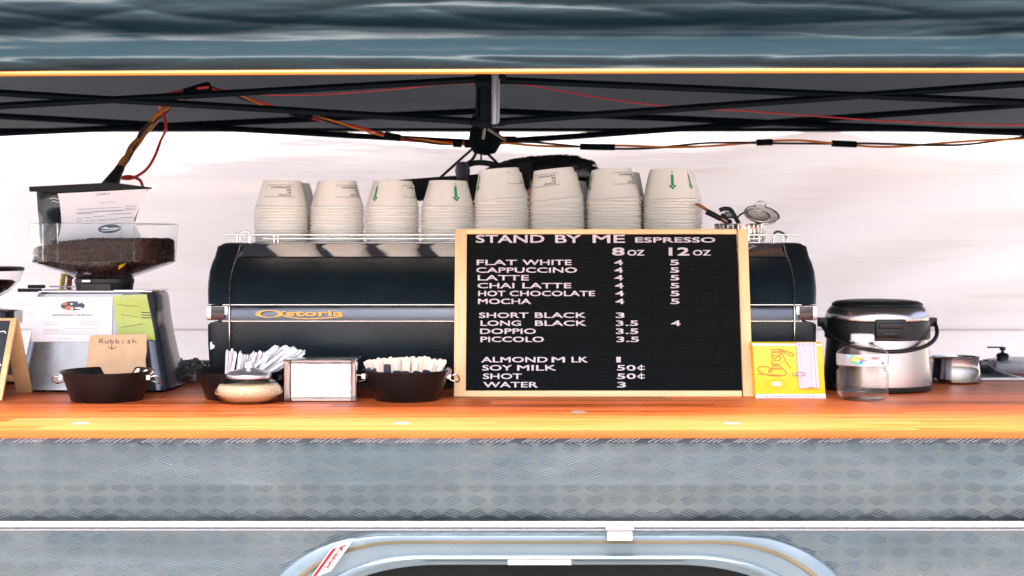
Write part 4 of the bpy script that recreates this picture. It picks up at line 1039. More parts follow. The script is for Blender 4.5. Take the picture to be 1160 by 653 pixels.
# ------------------------------------------------------------------ black bag hanging from the hub on straps
db = 3.12; bb0 = P(520, 206, db); bgx = empty('hanging_bag', bb0, 'flat topped black bag hung on straps from the gazebo hub behind the cups', 'bag')
def Q(px, py, dd=0): return P(px, py, db+dd)-bb0
m_ = M(); topl = [(449,206.8),(455,204.8),(475,203),(497,201.5),(520,200),(548,198),(575,190),(600,184)]
poly = topl+[(600,214),(560,232),(533,236),(500,230),(484,226),(473,228),(470,210),(462,208)]
xy = [((a-520)*db/F, (206-b)*db/F) for a, b in poly]
m_.prism(xy, -.04, .04); m_.ob('bag_body', mat('black_canvas', (.010,.012,.014), .8, bump=.4, bscale=60), bgx, bevel=.004)
m_ = M()
for a, b, r_ in (((536,168),(497,203),.0048),((546,168),(566,188),.0050),((545,170),(545,186),.0022)):
    m_.tube([Q(*a), Q(*b)], r_, 8, flat=.6)
m_.tube(cr([Q(540,172),Q(535,181),Q(527,186)],8), .0032, 8)
m_.tube(cr([Q(527,188),Q(537,185),Q(548,184.6),Q(560,187),Q(572,192)],8), [.006]*33, 8); m_.ob('strap', black_plastic, bgx, angle=60)
m_ = M(); m_.lathe([(.001,.02),(.012,.018),(.016,.0),(.012,-.018),(.001,-.02)], 20, c=tuple(Q(524,194,-.045))); m_.tube([Q(524,188,-.03),Q(524,200,-.03)],.010,10); m_.ob('buckle', mat('purple_black', (.03,.015,.05), .4), bgx)

# ------------------------------------------------------------------ coffee grinders
def grinder_body(q, cx, label, mirror=False):
    g_ = empty('coffee_grinder', q.loc, label, 'coffee grinder', 'coffee grinders at the left end')
    secs = [(445,82.5),(441,83),(430,81.5),(415,78.5),(398,75),(380,71.5),(356,68),(336,66),(331,64),(329.5,60)]
    m_ = M(); loops = []
    for k, (y, hw) in enumerate(secs):
        hd_ = hw*.92; z_ = max(.004, q.Z(y)+.0)
        loops.append([(x+ (0), yy, z_) for x, yy in rrect(hw*q.s, .083*(hw/82), .022)])
    m_.loft(loops); m_.ob('casing', mat('casing_paint', (.045,.055,.070), .22, .3, coat=.6), g_, angle=40)
    return g_, secs
q = Spot(118.5, 2.66); gr_, secs = grinder_body(q, 118.5, 'silver and dark coffee grinder with a wide hopper of beans and papers on its front')
def hw_at(y):
    for (a, b), (c, d_) in zip(secs, secs[1:]):
        if c <= y <= a: t = (a-y)/(a-c); return b+(d_-b)*t
    return 60
def fy(y): return -.083*(hw_at(y)/82)          # local y of the casing front at photo row y
def pz(y, off=0): return max(.0045, q.Z(y))
# silver front plate wrapping to the left
m_ = M(); ys = [332+k*(442-332)/16 for k in range(17)]; 
def xl(y): return -(hw_at(y))*q.s
loops = []
for y in ys:
    h_ = hw_at(y)*q.s; xr = (150-118.5-(y-332)*.02)*q.s; r_ = .022; f = fy(y)-.0018; pts = []
    pts.append((-h_-.0018, f+.08, pz(y))); 
    for k in range(7): a = math.pi+math.pi/2*k/6; pts.append((-h_+r_-.0018+r_*math.cos(a), f+r_+r_*math.sin(a), pz(y)))
    for k in range(5): pts.append((-h_+r_+(xr+h_-r_)*(k+1)/5, f, pz(y)))
    loops.append(pts)
m_.loft(loops, caps=False, closed=False); m_.ob('front_plate', silver_paint, gr_, angle=50, fix=False)
# top plate chrome and ruler edge
m_ = M(); m_.box((0,0,q.Z(330)+.0012), (126*q.s,.125,.003)); m_.box((38*q.s,-.06,q.Z(328.5)), (34*q.s,.006,.004)); m_.box((60*q.s,-.03,q.Z(333)), (.004,.02,.016)); m_.ob('top_plate', chrome, gr_, bevel=.001)
# levers
m_ = M(); 
for (ya, d_) in ((324.5,-.02),(328,-.05)): m_.tube([((60-118.5)*q.s, d_, q.Z(ya)), ((88-118.5)*q.s, d_, q.Z(ya))], .0014, 8)
lv = m_.ob('lever', steel, gr_)
m_ = M(); m_.tube([((36-118.5)*q.s,-.02,q.Z(324.5)),((55-118.5)*q.s,-.02,q.Z(324.5))], .0032, 10); m_.tube([((31-118.5)*q.s,-.05,q.Z(328)),((57-118.5)*q.s,-.05,q.Z(328))], .0032, 10); m_.ob('lever_grip', black_plastic, lv)
# collar
m_ = M(); m_.lathe([(.001,q.Z(331)),(30*q.s,q.Z(331)),(31*q.s,q.Z(330)),(32*q.s,q.Z(322)),(33*q.s,q.Z(320)),(32.5*q.s,q.Z(315.5)),(29*q.s,q.Z(315)),(.001,q.Z(315))], 40); cl = m_.ob('collar', black_plastic, gr_)
m_ = M(); m_.box((0,-.053,q.Z(325)), (34*q.s,.008,9*q.s)); m_.ob('adjuster', black_plastic, cl, bevel=.0015)
m_ = M(); m_.box((-11*q.s,-.0545,q.Z(317.7)), (9*q.s,.002,2.4*q.s)); m_.ob('collar_print', white_plastic, cl)
# hopper
rh = 82.3*q.s; rl = 79.0*q.s; t_ = .0016
z1, z2, z3 = q.Z(254), q.Z(296.5), q.Z(315)
op = [(29*q.s,z3),(34*q.s,z3+.001),(rl-.004,z2-.003),(rl,z2),(rh-.001,z1-.001),(rh+.001,z1)]
ip = [(rh-t_,z1),(rl-t_,z2+.001),(rl-.005,z2-.0015),(34*q.s-.001,z3+.003),(29*q.s-.001,z3+.002)]
m_ = M(); m_.lathe(op+ip, 72, closed=True); hopper_m = mat('hopper_plastic', (.97,.98,.98), .02, 0, trans=1, ior=1.16); hp_ = m_.ob('hopper', hopper_m, gr_, angle=35)
m_ = M()
for a in (-128, -112, -62, -52): m_.tube([(rh*.985*math.cos(R(a)), rh*.985*math.sin(R(a)), z2+.001), (rh*.985*math.cos(R(a)), rh*.985*math.sin(R(a)), z1)], .0011, 6)
m_.ob('hopper_rib', clear, hp_)
beanm = mat('coffee_beans', (.012,.005,.004), .62, spec=.25, col2=(.042,.016,.013), vscale=90, bump=.9, bscale=160)
bt = q.Z(271)
def beansurf(rn, a):
    x = math.cos(a); return bt-.004-.016*max(0, -x)*rn + .002*noise.noise(Vector((rn*40, a*12, 0)))
rb2 = rl-t_-.0035
m_ = M(); m_.lathe([(28*q.s,z3+.004),(34*q.s-.004,z3+.005),(rl-.011,z2-.0015),(rb2,z2+.001)], 72)
m_.grid(lambda u, v: Vector((rb2*math.cos(2*math.pi*u), rb2*math.sin(2*math.pi*u), z2+.001+(beansurf(1, 2*math.pi*u)-z2-.001)*v)), 72, 4)
m_.grid(lambda u, v: Vector((rb2*(1-v*.999)*math.cos(2*math.pi*u), rb2*(1-v*.999)*math.sin(2*math.pi*u), beansurf(1-v, 2*math.pi*u))), 72, 10)
random.seed(11)
ico = [(1,0,0),(-1,0,0),(0,1,0),(0,-1,0),(0,0,1),(0,0,-1)]
sph = M(); sph.lathe([(.001,-1),(.6,-.8),(.95,-.3),(.95,.3),(.6,.8),(.001,1)], 7)
def bean(p):
    T = Matrix.Translation(p) @ Matrix.Rotation(random.uniform(0,6.3),4,'Z') @ Matrix.Rotation(random.uniform(0,3.1),4,'X') @ Matrix.Rotation(random.uniform(0,6.3),4,'Z') @ Matrix.Diagonal((.0034,.0026,.0048,1))
    m_.add(sph.v, sph.f, T)
for k in range(1500):
    a = random.uniform(-math.pi, 0.25) if k % 5 else random.uniform(0, math.pi)
    zt__ = beansurf(1, a); bean(Vector((rb2*math.cos(a)*.992, rb2*math.sin(a)*.992, random.uniform(z2+.001, zt__))))
for k in range(900):
    a = random.uniform(0, 6.283); rn = math.sqrt(random.random())*.97; bean(Vector((rb2*rn*math.cos(a), rb2*rn*math.sin(a), beansurf(rn, a)+.001)))
for k in range(700):
    a = random.uniform(-math.pi, 0); t = random.random(); r_ = (34*q.s-.004)*(1-t)+(rl-.011)*t; bean(Vector((r_*math.cos(a), r_*math.sin(a), z3+.005+(z2-.0015-z3-.005)*t+.0015)))
o = m_.ob('coffee_beans', beanm, gr_, angle=60); tag(o, kind='stuff')
# yellow mark seen on the cone
m_ = M(); m_.tube([((149-118.5)*q.s,-.085,q.Z(304)),((154-118.5)*q.s,-.098,q.Z(300)),((159-118.5)*q.s,-.104,q.Z(297.5))],[.0015,.0045,.0015],8,flat=.25); m_.ob('hopper_tab', yellow_pl, hp_)
# feet
for sx in (-1,1):
    for sy in (-1,1): m_ = M(); m_.lathe([(.001,.006),(.010,.006),(.011,0),(.001,0)], 14, c=(sx*.1,sy*.055,0)); m_.ob('foot', black_plastic, gr_)

# papers on the grinder front (their own things)
def tilt_sheet(name, pts, mt, label, cat, th=.0004, off=-.0035):
    """pts: photo pixels; lies on the sloping grinder front"""
    base = Vector(q.loc)+Vector(((pts[0][0]-118.5)*q.s, fy(pts[0][1])+off, q.Z(pts[0][1])))
    o = empty(name, base, label, cat)
    def loc(px, py, e=0): return Vector(q.loc)+Vector(((px-118.5)*q.s, fy(py)+off-e, q.Z(py)))-base
    m_ = M(); m_.grid(lambda u, v: loc(*(Vector(pts[0]).lerp(Vector(pts[1]), u).lerp(Vector(pts[3]).lerp(Vector(pts[2]), u), v))), 6, 14)
    return o, m_, loc
o, m_, loc = tilt_sheet('info_sheet', [(54,335),(139.5,335),(139.5,384),(50.5,384)], paper, 'white sheet headed ESPRESSO BLEND taped to the grinder front', 'paper sheet')
m_.ob('sheet', paper, o, fix=False)
def onloc(loc, polys, mt, name, parent, e=.0006):
    m_ = M()
    for p in polys: m_.add([loc(a, b, e) for a, b in p], [tuple(range(len(p)))])
    return m_.ob(name, mt, parent, fix=False)
CA = lambda a, b: (50+a/11.87, 330+b/11.87)
onloc(loc, [[CA(a, b) for a, b in ellipse(545,175,158,60,32)]], mat('photo_dark', (.02,.035,.05), .4), 'round_photo', o)
onloc(loc, [[CA(a, b) for a, b in ellipse(500,205,60,30,20)], [CA(a, b) for a, b in ellipse(440,150,40,18,16)]], mat('photo_warm', (.45,.16,.10), .4), 'round_photo', o, .0009)
onloc(loc, [[CA(a, b) for a, b in ellipse(620,205,50,12,16)], [CA(a, b) for a, b in ellipse(535,212,18,16,16)], [CA(a, b) for a, b in ellipse(530,150,16,12,12)], [CA(a,b) for a,b in ellipse(630,135,22,8,12)]], paper, 'round_photo', o, .0011)
m_ = M()
def loctext(m_, loc, s, a0, b0, a1, b1, e=.0008, bold=.02):
    uv, fs = text_geo(s, bold); m_.add([loc(a0+(a1-a0)*u, b1+(b0-b1)*v, e) for u, v in uv], fs)
a0, b0 = CA(285, 285); a1, b1 = CA(800, 306); loctext(m_, loc, 'ESPRESSO BLEND', a0, b0, a1, b1)
a0, b0 = CA(430, 262); a1, b1 = CA(645, 274); loctext(m_, loc, 'SINGLE', a0, b0, a1, b1, bold=0) if False else None
m_.ob('heading', mat('blue_grey_ink', (.10,.12,.20), .6), o, fix=False)
onloc(loc, [[CA(x0,y),CA(x1,y),CA(x1,y+7),CA(x0,y+7)] for x0, x1, y in ((440,640,264),(165,300,385),(165,360,415),(640,925,375),(640,925,405),(640,925,420),(165,370,480),(430,880,470),(165,880,500),(165,880,535),(360,540,600))], pale_ink, 'fine_print', o)
o, m_, loc = tilt_sheet('lime_note', [(140.5,333.5),(177,332),(188,382.5),(146,378)], lime, 'lime green translucent card on the right of the grinder front', 'card', off=-.0045)
m_.ob('card', lime, o, fix=False)
onloc(loc, [[(146,343),(168,345.2),(168,345.8),(146,343.8)],[(150,354),(170,357),(170,357.6),(150,354.8)],[(150,368),(174,364),(174,364.8),(150,368.8)]], mat('olive_ink', (.14,.20,.02), .5), 'crease', o)
onloc(loc, [[(172,351.5+k*2.8),(183,352+k*2.8),(183,353+k*2.8),(172,352.5+k*2.8)] for k in range(3)], ink, 'printed_bars', o)

# black coffee bag standing in the hopper
by = 2.665; bag0 = P(100, 274, by); bag = empty('coffee_bag', bag0, 'black foil coffee bag with a white printed label standing in the hopper beans', 'coffee bag', rot=(0,0,0))
def G(px, py, y=0): return Vector(((px-100)*by/F, y, (274-py)*by/F))
m_ = M()
def bagf(front):
    def f(u, v):
        L_ = Vector((44+2*v, 274)); 
        xa = 46+(-5)*v; xb = 156+ (14 if v > .5 else 14*abs(v-.5)*2-0)*v if False else 150+18*v**2
        x = xa+(xb-xa)*u; y = 278-v*(66+(-2 if u > .9 else 0)); th = .030*math.sin(math.pi*min(1, max(0, u)))**.6*(1-.75*v)+.0012
        w = noise.noise(Vector((u*4, v*4, 2)))*.004
        return G(x, y+noise.noise(Vector((u*3,v*2,5)))*1.2, (-th if front else th)+w)
    return f
m_.grid(bagf(True), 24, 24); m_.grid(bagf(False), 24, 24)
m_.ob('bag_film', mat('black_foil', (.008,.012,.018), .25, bump=.5, bscale=14, rvar=.08, coat=.4), bag, fix=False, angle=80)
# folded top flap (dark band above the label)
m_ = M(); m_.loft([[G(39,212.5,-.030),G(39,211,.01),G(39,217,.01),G(39.5,218,-.030)],[G(80,210.5,-.036),G(80,209,.01),G(80,214,.01),G(80,219,-.036)],[G(130,208,-.034),G(130,207,.01),G(130,212,.01),G(130,216,-.034)],[G(171,213,-.026),G(171,212.5,.005),G(171,214.5,.005),G(171,215,-.026)]]); m_.ob('folded_top', mat('black_foil_fold', (.003,.005,.006), .5, spec=.2), bag, angle=30)
CB = lambda a, b: (70+a/10.05, 210+b/10.05)
def lab(u, v):
    Lp = [(32,105),(50,200),(62,330),(70,430),(60,530),(35,640)]; Rp = [(1025,50),(985,150),(930,270),(868,400),(910,500),(955,600)]
    t = v*5; i = min(4, int(t)); f = t-i
    a = Vector(Lp[i]).lerp(Vector(Lp[i+1]), f); b = Vector(Rp[i]).lerp(Vector(Rp[i+1]), f); p = a.lerp(b, u)
    dep = -.0385+.010*u*u-.004*abs(v-.65)+.002*math.sin(v*5+u*3)
    X_, Y_ = CB(p.x, p.y); return G(X_, Y_, dep)
m_ = M(); m_.grid(lab, 16, 20); m_.ob('label', mat('label_paper', (.62,.62,.67), .45, bump=.15, bscale=12), bag, fix=False, angle=60)
m_ = M()
def LAB(a, b, e=.0015):
    X_, Y_ = CB(a, b); u = (a-50)/880; v = (b-90)/540; return G(X_, Y_, -.0385+.010*u*u-.004*abs(v-.65)+.002*math.sin(v*5+u*3)-e)
for s_, x0, x1, yt, yb_, sl in (('LUXMAX',460,612,103,128,-.08),): 
    uv, fs = text_geo(s_, .02, 0, 1.3); m_.add([LAB(x0+(x1-x0)*u, yb_+(yt-yb_)*v+sl*(u)*150) for u, v in uv], fs)
for k, (x0, x1, y) in enumerate(((500,560,206),(580,665,198),(255,480,278),(495,740,266),(770,905,245),(240,500,318),(520,760,302),(780,905,268),(245,420,330),(440,900,300),(245,300,380),(330,410,372),(430,560,358),(590,860,335),(250,300,410),(345,370,408),(390,450,405),(480,570,400),(600,700,392),(720,870,372))):
    s_ = -.045*(x1-x0); m_.add([LAB(x0,y),LAB(x1,y+s_),LAB(x1,y+s_+6),LAB(x0,y+6)], [(0,1,2,3)])
m_.ob('label_print', mat('label_ink', (.22,.22,.25), .6), bag, fix=False)
m_ = M(); m_.add([LAB(606+125*math.cos(t), 500+50*math.sin(t)-8*math.cos(t)) for t in [2*math.pi*k/32 for k in range(32)]], [tuple(range(32))]); m_.ob('label_emblem', mat('emblem_dark', (.02,.05,.08), .4), bag, fix=False)
m_ = M()
for p in ([(515,497),(570,478),(600,494),(640,490),(700,488),(728,492),(700,500),(600,503)], [(520,520),(600,512),(690,506),(690,512),(600,522),(520,526)]): m_.add([LAB(a, b, .0022) for a, b in p], [tuple(range(len(p)))])
m_.ob('label_emblem', paper, bag, fix=False)
m_ = M(); 
for l in ([(42,226),(46,225),(50,226),(54,226.3)], [(44,229.3),(47,228.2),(50,229.8),(54,229.2)]): ribbon(m_, [((a+19-100)*by/F, (274-b)*by/F) for a, b in cr([v_ for v_ in l], 5)], .0008, y=-.0245)
m_.ob('bag_scribble', white_ink, bag, fix=False)

# second grinder cut by the left edge
q2 = Spot(-28, 2.76); g2 = empty('coffee_grinder', q2.loc, 'coffee grinder at the left edge with round clear hopper and black lid', 'coffee grinder', 'coffee grinders at the left end')
s2 = q2.s
m_ = M(); m_.lathe([(.001,.0),(50*s2,.0),(52*s2,.004),(48*s2,q2.Z(400)),(46*s2,q2.Z(366)),(.001,q2.Z(366))], 48); m_.ob('casing', silver_paint, g2)
m_ = M(); m_.lathe([(.001,q2.Z(366)),(51*s2,q2.Z(366)),(51.5*s2,q2.Z(352)),(50*s2,q2.Z(351)),(30*s2,q2.Z(350)),(22*s2,q2.Z(345)),(20*s2,q2.Z(340)),(.001,q2.Z(340))], 48); m_.ob('head', chrome, g2)
bo = [(18*s2,q2.Z(341)),(24*s2,q2.Z(338)),(38*s2,q2.Z(330)),(48*s2,q2.Z(319)),(52*s2,q2.Z(308)),(52*s2,q2.Z(307)),(50.8*s2,q2.Z(307)),(50.8*s2,q2.Z(308)),(46.8*s2,q2.Z(318.5)),(37*s2,q2.Z(329)),(23.5*s2,q2.Z(336.6)),(18*s2,q2.Z(339))]
m_ = M(); m_.lathe(bo, 56, closed=True); m_.ob('hopper', clear, g2, angle=50)
m_ = M(); m_.lathe([(.001,q2.Z(337)),(22*s2,q2.Z(336)),(36*s2,q2.Z(328)),(44*s2,q2.Z(320)),(40*s2,q2.Z(318)),(.001,q2.Z(316))], 40); m_.ob('ground_coffee', beanm, g2)
m_ = M(); m_.lathe([(.001,q2.Z(301.5)),(50*s2,q2.Z(302.5)),(53*s2,q2.Z(303.5)),(53*s2,q2.Z(307)),(.001,q2.Z(307))], 56); m_.ob('lid', black_plastic, g2)

# cables behind the grinder
cable([(73,300,2.93),(72,312,2.93),(70,325,2.93),(66,345,2.93),(60,380,2.93),(62,420,2.93)], .0050, yellow_pl, 'yellow cable hanging behind the grinder hopper', 2.93)
cable([(80,300,2.95),(79,315,2.95),(76,330,2.95),(60,360,2.95),(46,382,2.92),(40,396,2.90),(38,412,2.9),(40,424,2.9)], .0055, red_pl, 'thick red cable bending down beside the grinder at the left', 2.93)
cable([(88,309,2.94),(80,316,2.94),(74,310,2.94),(70,322,2.94),(74,340,2.95)], .0028, mat('maroon_cable', (.25,.02,.03), .4), 'thin maroon cable looping beside the yellow cable', 2.94)

# ------------------------------------------------------------------ chalkboard A-frame
af = empty('chalkboard_sign', (xpx(20, 2.5), 2.5, TOP), 'small pine framed chalkboard A-frame standing at the left edge', 'sign')
H_ = q_ = (453.4-363)*2.5/F*.97; sp = .074; Wd = .20
def leg_side(sgn):
    """panel in its own plane, from the apex down toward the camera (-1) or away (+1)"""
    dn = Vector((0, sgn*sp, -H_)); L_ = dn.length; dn.normalize(); ap = Vector((0, 0, H_)); nrm = Vector((0, dn.z*-1*sgn, dn.y*sgn)) if True else None
    def f(a, b, e=0): return ap+Vector((-a, 0, 0))+dn*b+Vector((0, sgn*e*H_/L_, e*sp/L_))
    return f, L_
for sgn, nm in ((-1, 'front_frame'), (1, 'back_frame')):
    f, L_ = leg_side(sgn); m_ = M(); rw = .010 if sgn < 0 else .027
    def slab(a0, a1, b0, b1, e0, e1):
        vs = [f(a, b, e) for a in (a0, a1) for b in (b0, b1) for e in (e0, e1)]
        m_.add(vs, [(0,1,3,2),(4,6,7,5),(0,4,5,1),(2,3,7,6),(0,2,6,4),(1,5,7,3)])
    slab(0, rw, 0, L_, 0, .006); slab(Wd-rw, Wd, 0, L_, 0, .006)
    if sgn < 0: slab(rw, Wd-rw, 0, .004, 0, .006); slab(rw, Wd-rw, L_-.020, L_-.008, 0, .006)
    else: slab(rw, Wd-rw, L_-.034, L_-.024, 0, .006); slab(rw, Wd-rw, 0, .012, 0, .006)
    m_.ob(nm, mat('pine_sign', (.66,.43,.20), .5, var=.12, vscale=30), af, bevel=.0008)
    if sgn < 0:
        m_ = M(); slab(rw-.001, Wd-rw+.001, .003, L_-.019, .001, .004); cbd = m_.ob('chalk_panel', mat('chalkboard', (.020,.032,.040), .7, var=.2, vscale=12), af)
        m_ = M()
        for strokes in ([(.014,.028),(.018,.024),(.026,.026),(.034,.030)], [(.012,.088),(.020,.080),(.030,.084),(.022,.092),(.034,.096),(.044,.088)], [(.013,.094),(.030,.090),(.046,.098)], [(.050,.060),(.070,.055),(.085,.064)], [(.06,.03),(.08,.035),(.11,.028)]):
            pts = cr(strokes, 5)
            for a, b in zip(pts, pts[1:]):
                d_ = (b-a); n__ = Vector((-d_.y, d_.x)).normalized()*.0009
                m_.add([f(a.x+n__.x, a.y+n__.y, .0066-.002), f(a.x-n__.x, a.y-n__.y, .0046), f(b.x-n__.x, b.y-n__.y, .0046), f(b.x+n__.x, b.y+n__.y, .0046)], [(0,1,2,3)])
        m_.ob('chalk_writing', mat('chalk', (.75,.76,.76), .9), cbd, fix=False)

# ------------------------------------------------------------------ black oval tubs and what they hold
def tub(px, d, rtop, rbot, h, label, handle=True):
    q = Spot(px, d); t_ = empty('black_tub', q.loc, label, 'tub', 'black metal tubs on the counter')
    m_ = M(); m_.lathe([(.001,.0),(rbot-.002,.0),(rbot,.0015),(rtop-.001,h-.002),(rtop+.0015,h-.0015),(rtop+.0018,h),(rtop+.0003,h+.0008),(rtop-.0015,h-.0005),(rbot-.0012,.0025),(.001,.0018)], 64)
    m_.ob('tub_body', black_metal, t_, angle=50)
    for sx in (-1, 1):
        if not handle: break
        m_ = M(); x0 = sx*(rtop-.001); m_.tube(cr([(x0,-.014,h-.010),(x0+sx*.012,-.013,h-.008),(x0+sx*.016,-.006,h-.016),(x0+sx*.012,.010,h-.022),(x0-sx*.002,.012,h-.018)],6), .0013, 7)
        m_.box((x0-sx*.001,-.014,h-.010), (.006,.008,.008)); m_.ob('handle', steel if px != 271 else black_metal, t_)
    return t_, q
tub(121.5, 2.455, .0745, .0585, .0490, 'black metal tub used for rubbish below the cardboard sign')
tub(271, 2.485, .0730, .0560, .0465, 'black metal tub full of straws behind the sugar jar')
tub(461, 2.462, .0730, .0540, .0505, 'black metal tub of wooden stirrers left of the menu board')
# paddle sticks in the rubbish tub
q = Spot(121.5, 2.455)
def stick(base, tip, w, t, mt, name, label, cat, group, bulge=False):
    base, tip = Vector(base), Vector(tip); d_ = (tip-base); L_ = d_.length; d_.normalize()
    sd_ = d_.cross(Vector((0,1,0))).normalized(); nn = sd_.cross(d_).normalized(); m_ = M(); loops = []
    for f in (0, .3, .6, .85, .95, 1.0):
        ww = w/2*((.75+.5*f) if bulge else 1)*(1 if f < .96 else .55); c = d_*L_*f
        loops.append([c+sd_*ww+nn*t/2, c-sd_*ww+nn*t/2, c-sd_*ww-nn*t/2, c+sd_*ww-nn*t/2])
    m_.loft(loops); o = m_.ob(name, mt, angle=30); o.location = base; return tag(o, label, cat, group)
qb = Vector(q.loc)
for i, (a, b) in enumerate((((30,430),(44,419.5)), ((26,432),(49,421.5)), ((20,430),(32,419)))):
    stick(qb+Vector((a[0]*q.s*.7,.0,.012)), qb+Vector((b[0]*q.s*1.02+.004,-.015+.01*i,(453.3-b[1]+1)*q.s)), .006, .0012, stick_wood if i else paper, 'stir_stick', ('white paper stick nearest the front over the rim of the rubbish tub','long pale wooden stick reaching farthest right in the rubbish tub','short pale wooden stick leftmost in the rubbish tub')[i], 'stir stick', 'used stir sticks in the rubbish tub')
# cardboard sign
q = Spot(128, 2.515); cs = empty('cardboard_sign', (q.loc[0], q.loc[1], TOP), 'torn brown cardboard sign handwritten Rubbish with a down arrow', 'sign', rot=(R(-8),0,0))
def KX(a): return ((20+a/4.355)-128)*q.s
def KZ(b): return (449-(320+b/4.355))*q.s
edge = [(320,560),(328,440),(345,268),(352,260),(480,258),(620,256),(628,262),(626,300),(629,340),(624,380),(628,420),(622,440),(620,560)]
m_ = M(); m_.prism([(KX(a), max(.0005, KZ(b))) for a, b in edge], 0, .003); m_.ob('card', card, cs, bevel=.0003, fix=True)
m_ = M(); W_ = .0012
letters = {'R': [[(0,0),(0,1),(.6,1),(.75,.75),(.5,.5),(.05,.5)],[(.3,.5),(.8,0)]], 'u': [[(0,.65),(.05,.1),(.4,0),(.7,.3),(.7,.65)],[(.7,.3),(.8,0)]], 'b': [[(0,1),(0,0),(.5,0),(.7,.3),(.5,.55),(0,.45)]], 'i': [[(.3,.6),(.3,0)],[(.3,.85),(.34,.88)]], 's': [[(.7,.6),(.2,.6),(.15,.35),(.6,.3),(.6,.02),(.1,.0)]], 'h': [[(0,1),(0,0)],[(0,.35),(.4,.55),(.7,.4),(.75,0)]]}
for i, ch in enumerate('Rubbish'):
    x0 = 393+i*27.5
    for st_ in letters[ch]: ribbon(m_, [(KX(x0+a*23), KZ(301-b*21)) for a, b in st_], W_, y=-.0006)
for st_ in ([(455,306),(456,330)], [(437,317),(457,331),(480,320)]): ribbon(m_, [(KX(a), KZ(b)) for a, b in st_], W_, y=-.0006)
m_.ob('handwriting', ink, cs, fix=False)

# straws and sachets in the second tub
q = Spot(271, 2.485); qb = Vector(q.loc); random.seed(5)
straw_m = mat('straw_sleeve', (.74,.76,.80), .35, var=.05, vscale=60); straw_p = mat('straw_sleeve_pink', (.74,.62,.64), .35, var=.05, vscale=60)
for k in range(21):                                    # left fan
    t = k/20; tx = 262-271+t*52-5; ty = 396+3*math.sin(t*3)+random.uniform(-1.5,2) + (1.5 if k > 15 else 0)
    bx_ = -20+t*34
    if k < 21: stick(qb+Vector((bx_*q.s*.8, -.030+random.uniform(0,.045), .006)), qb+Vector((tx*q.s*.98, -.02+random.uniform(-.01,.03), (q.py0-ty)*q.s)), .0042, .0042, straw_m if k % 3 else straw_p, 'straw', f'short wrapped straw, {nth(k)} from the left in the straw tub', 'straw', 'short wrapped straws in the straw tub')
for k in range(22):                                    # right long leaning bundle
    t = k/21; tx = 318-271+t*30-2; ty = 393-4*math.sin(t*2.2)+t*9+random.uniform(-1.5,1)
    if k == 0: tx, ty = 42, 391.5
    bx_ = -24+t*20
    stick(qb+Vector((bx_*q.s*.8, -.020+random.uniform(0,.045), .006)), qb+Vector((tx*q.s, -.015+random.uniform(-.012,.03), (q.py0-ty)*q.s)), .0050, .0044, straw_m, 'straw', f'long leaning white straw, {nth(k)} from the left in the straw bundle', 'straw', 'long wrapped straws in the straw tub')
# wooden stirrers and dark sachets in the third tub
q = Spot(461, 2.462); qb = Vector(q.loc)
CC = lambda a, b: (400+a/9.667, 395+b/9.667)
sac = mat('dark_sachet', (.035,.045,.060), .3, var=.3, vscale=40)
for k in range(40):
    t = k/39; X_, Y_ = CC(130+t*870, 95+45*(2*t-1)**2*(1 if t < .5 else .5)+random.uniform(-8,14)+(14 if t > .8 else 0)); lean = (t-.5)
    yy = random.uniform(-.012,.035)
    stick(qb+Vector(((X_-461)*q.s*.58, yy*.4, .006)), qb+Vector(((X_-461)*q.s*1.02, yy, (q.py0-Y_)*q.s)), .0062, .0013, stick_wood, 'stir_stick', f'clean wooden stirrer, {nth(k)} from the left in the tub beside the menu board', 'stir stick', 'wooden stirrers standing in the tub', bulge=True)
for i, (a0, b0, a1, b1, yy, w, lb) in enumerate(((255,270,175,200,-.030,.009,'dark sachet leftmost in the stirrer tub'),(300,280,245,200,-.038,.008,'dark sachet second from the left in the stirrer tub'),(400,300,395,150,-.040,.0125,'dark blue sachet standing upright highest in the stirrer tub'),(500,300,500,218,-.044,.013,'dark sachet just right of the upright sachet in the stirrer tub'),(590,300,590,222,-.045,.014,'dark sachet in the middle of the stirrer tub'),(690,300,720,225,-.040,.013,'dark sachet leaning right of the middle in the stirrer tub'),(800,300,820,215,-.036,.013,'dark sachet lying towards the right in the stirrer tub'),(880,290,1075,212,-.025,.011,'crumpled shiny sachet sticking out over the right rim'))):
    A, B2 = CC(a0, b0), CC(a1, b1)
    stick(qb+Vector(((A[0]-461)*q.s, yy+.004, (q.py0-A[1])*q.s-.012)), qb+Vector(((B2[0]-461)*q.s, yy, (q.py0-B2[1])*q.s)), w, .0025, sac if i < 7 else mat('foil_sachet', (.12,.14,.17), .25, .5), 'sachet', lb, 'sachet', 'dark sachets in the stirrer tub')

# ------------------------------------------------------------------ sugar jar
q = Spot(282, 2.415); su = empty('sugar_jar', q.loc, 'squat glass sugar jar with chrome spout lid half full of raw sugar', 'sugar jar')
so = [(.001,.001),(.028,.0),(.040,.003),(.050,.009),(.0555,.017),(.0545,.025),(.048,.033),(.040,.038),(.034,.0405),(.033,.043)]
si = [(max(.0005, r-.0022), z+(.0022 if z < .03 else 0)) for r, z in so][::-1]
m_ = M(); m_.lathe(so+si, 64); m_.ob('glass_bowl', glass, su, angle=60)
sg_ = [(.001,.0036),(.027,.0034),(.0385,.0062),(.0475,.0118),(.0528,.0178),(.0515,.0240),(.0480,.0305)]
m_ = M(); m_.lathe(sg_, 48); m_.grid(lambda u, v: Vector(((.0480*(1-.999*v))*math.cos(6.2832*u), (.0480*(1-.999*v))*math.sin(6.2832*u), .0305+.003*v+.002*math.cos(6.2832*u)*(1-v)*0)), 48, 6)
m_.ob('sugar', mat('raw_sugar', (.84,.66,.40), .7, bump=1, bscale=700, var=.15, vscale=350), su, angle=60)
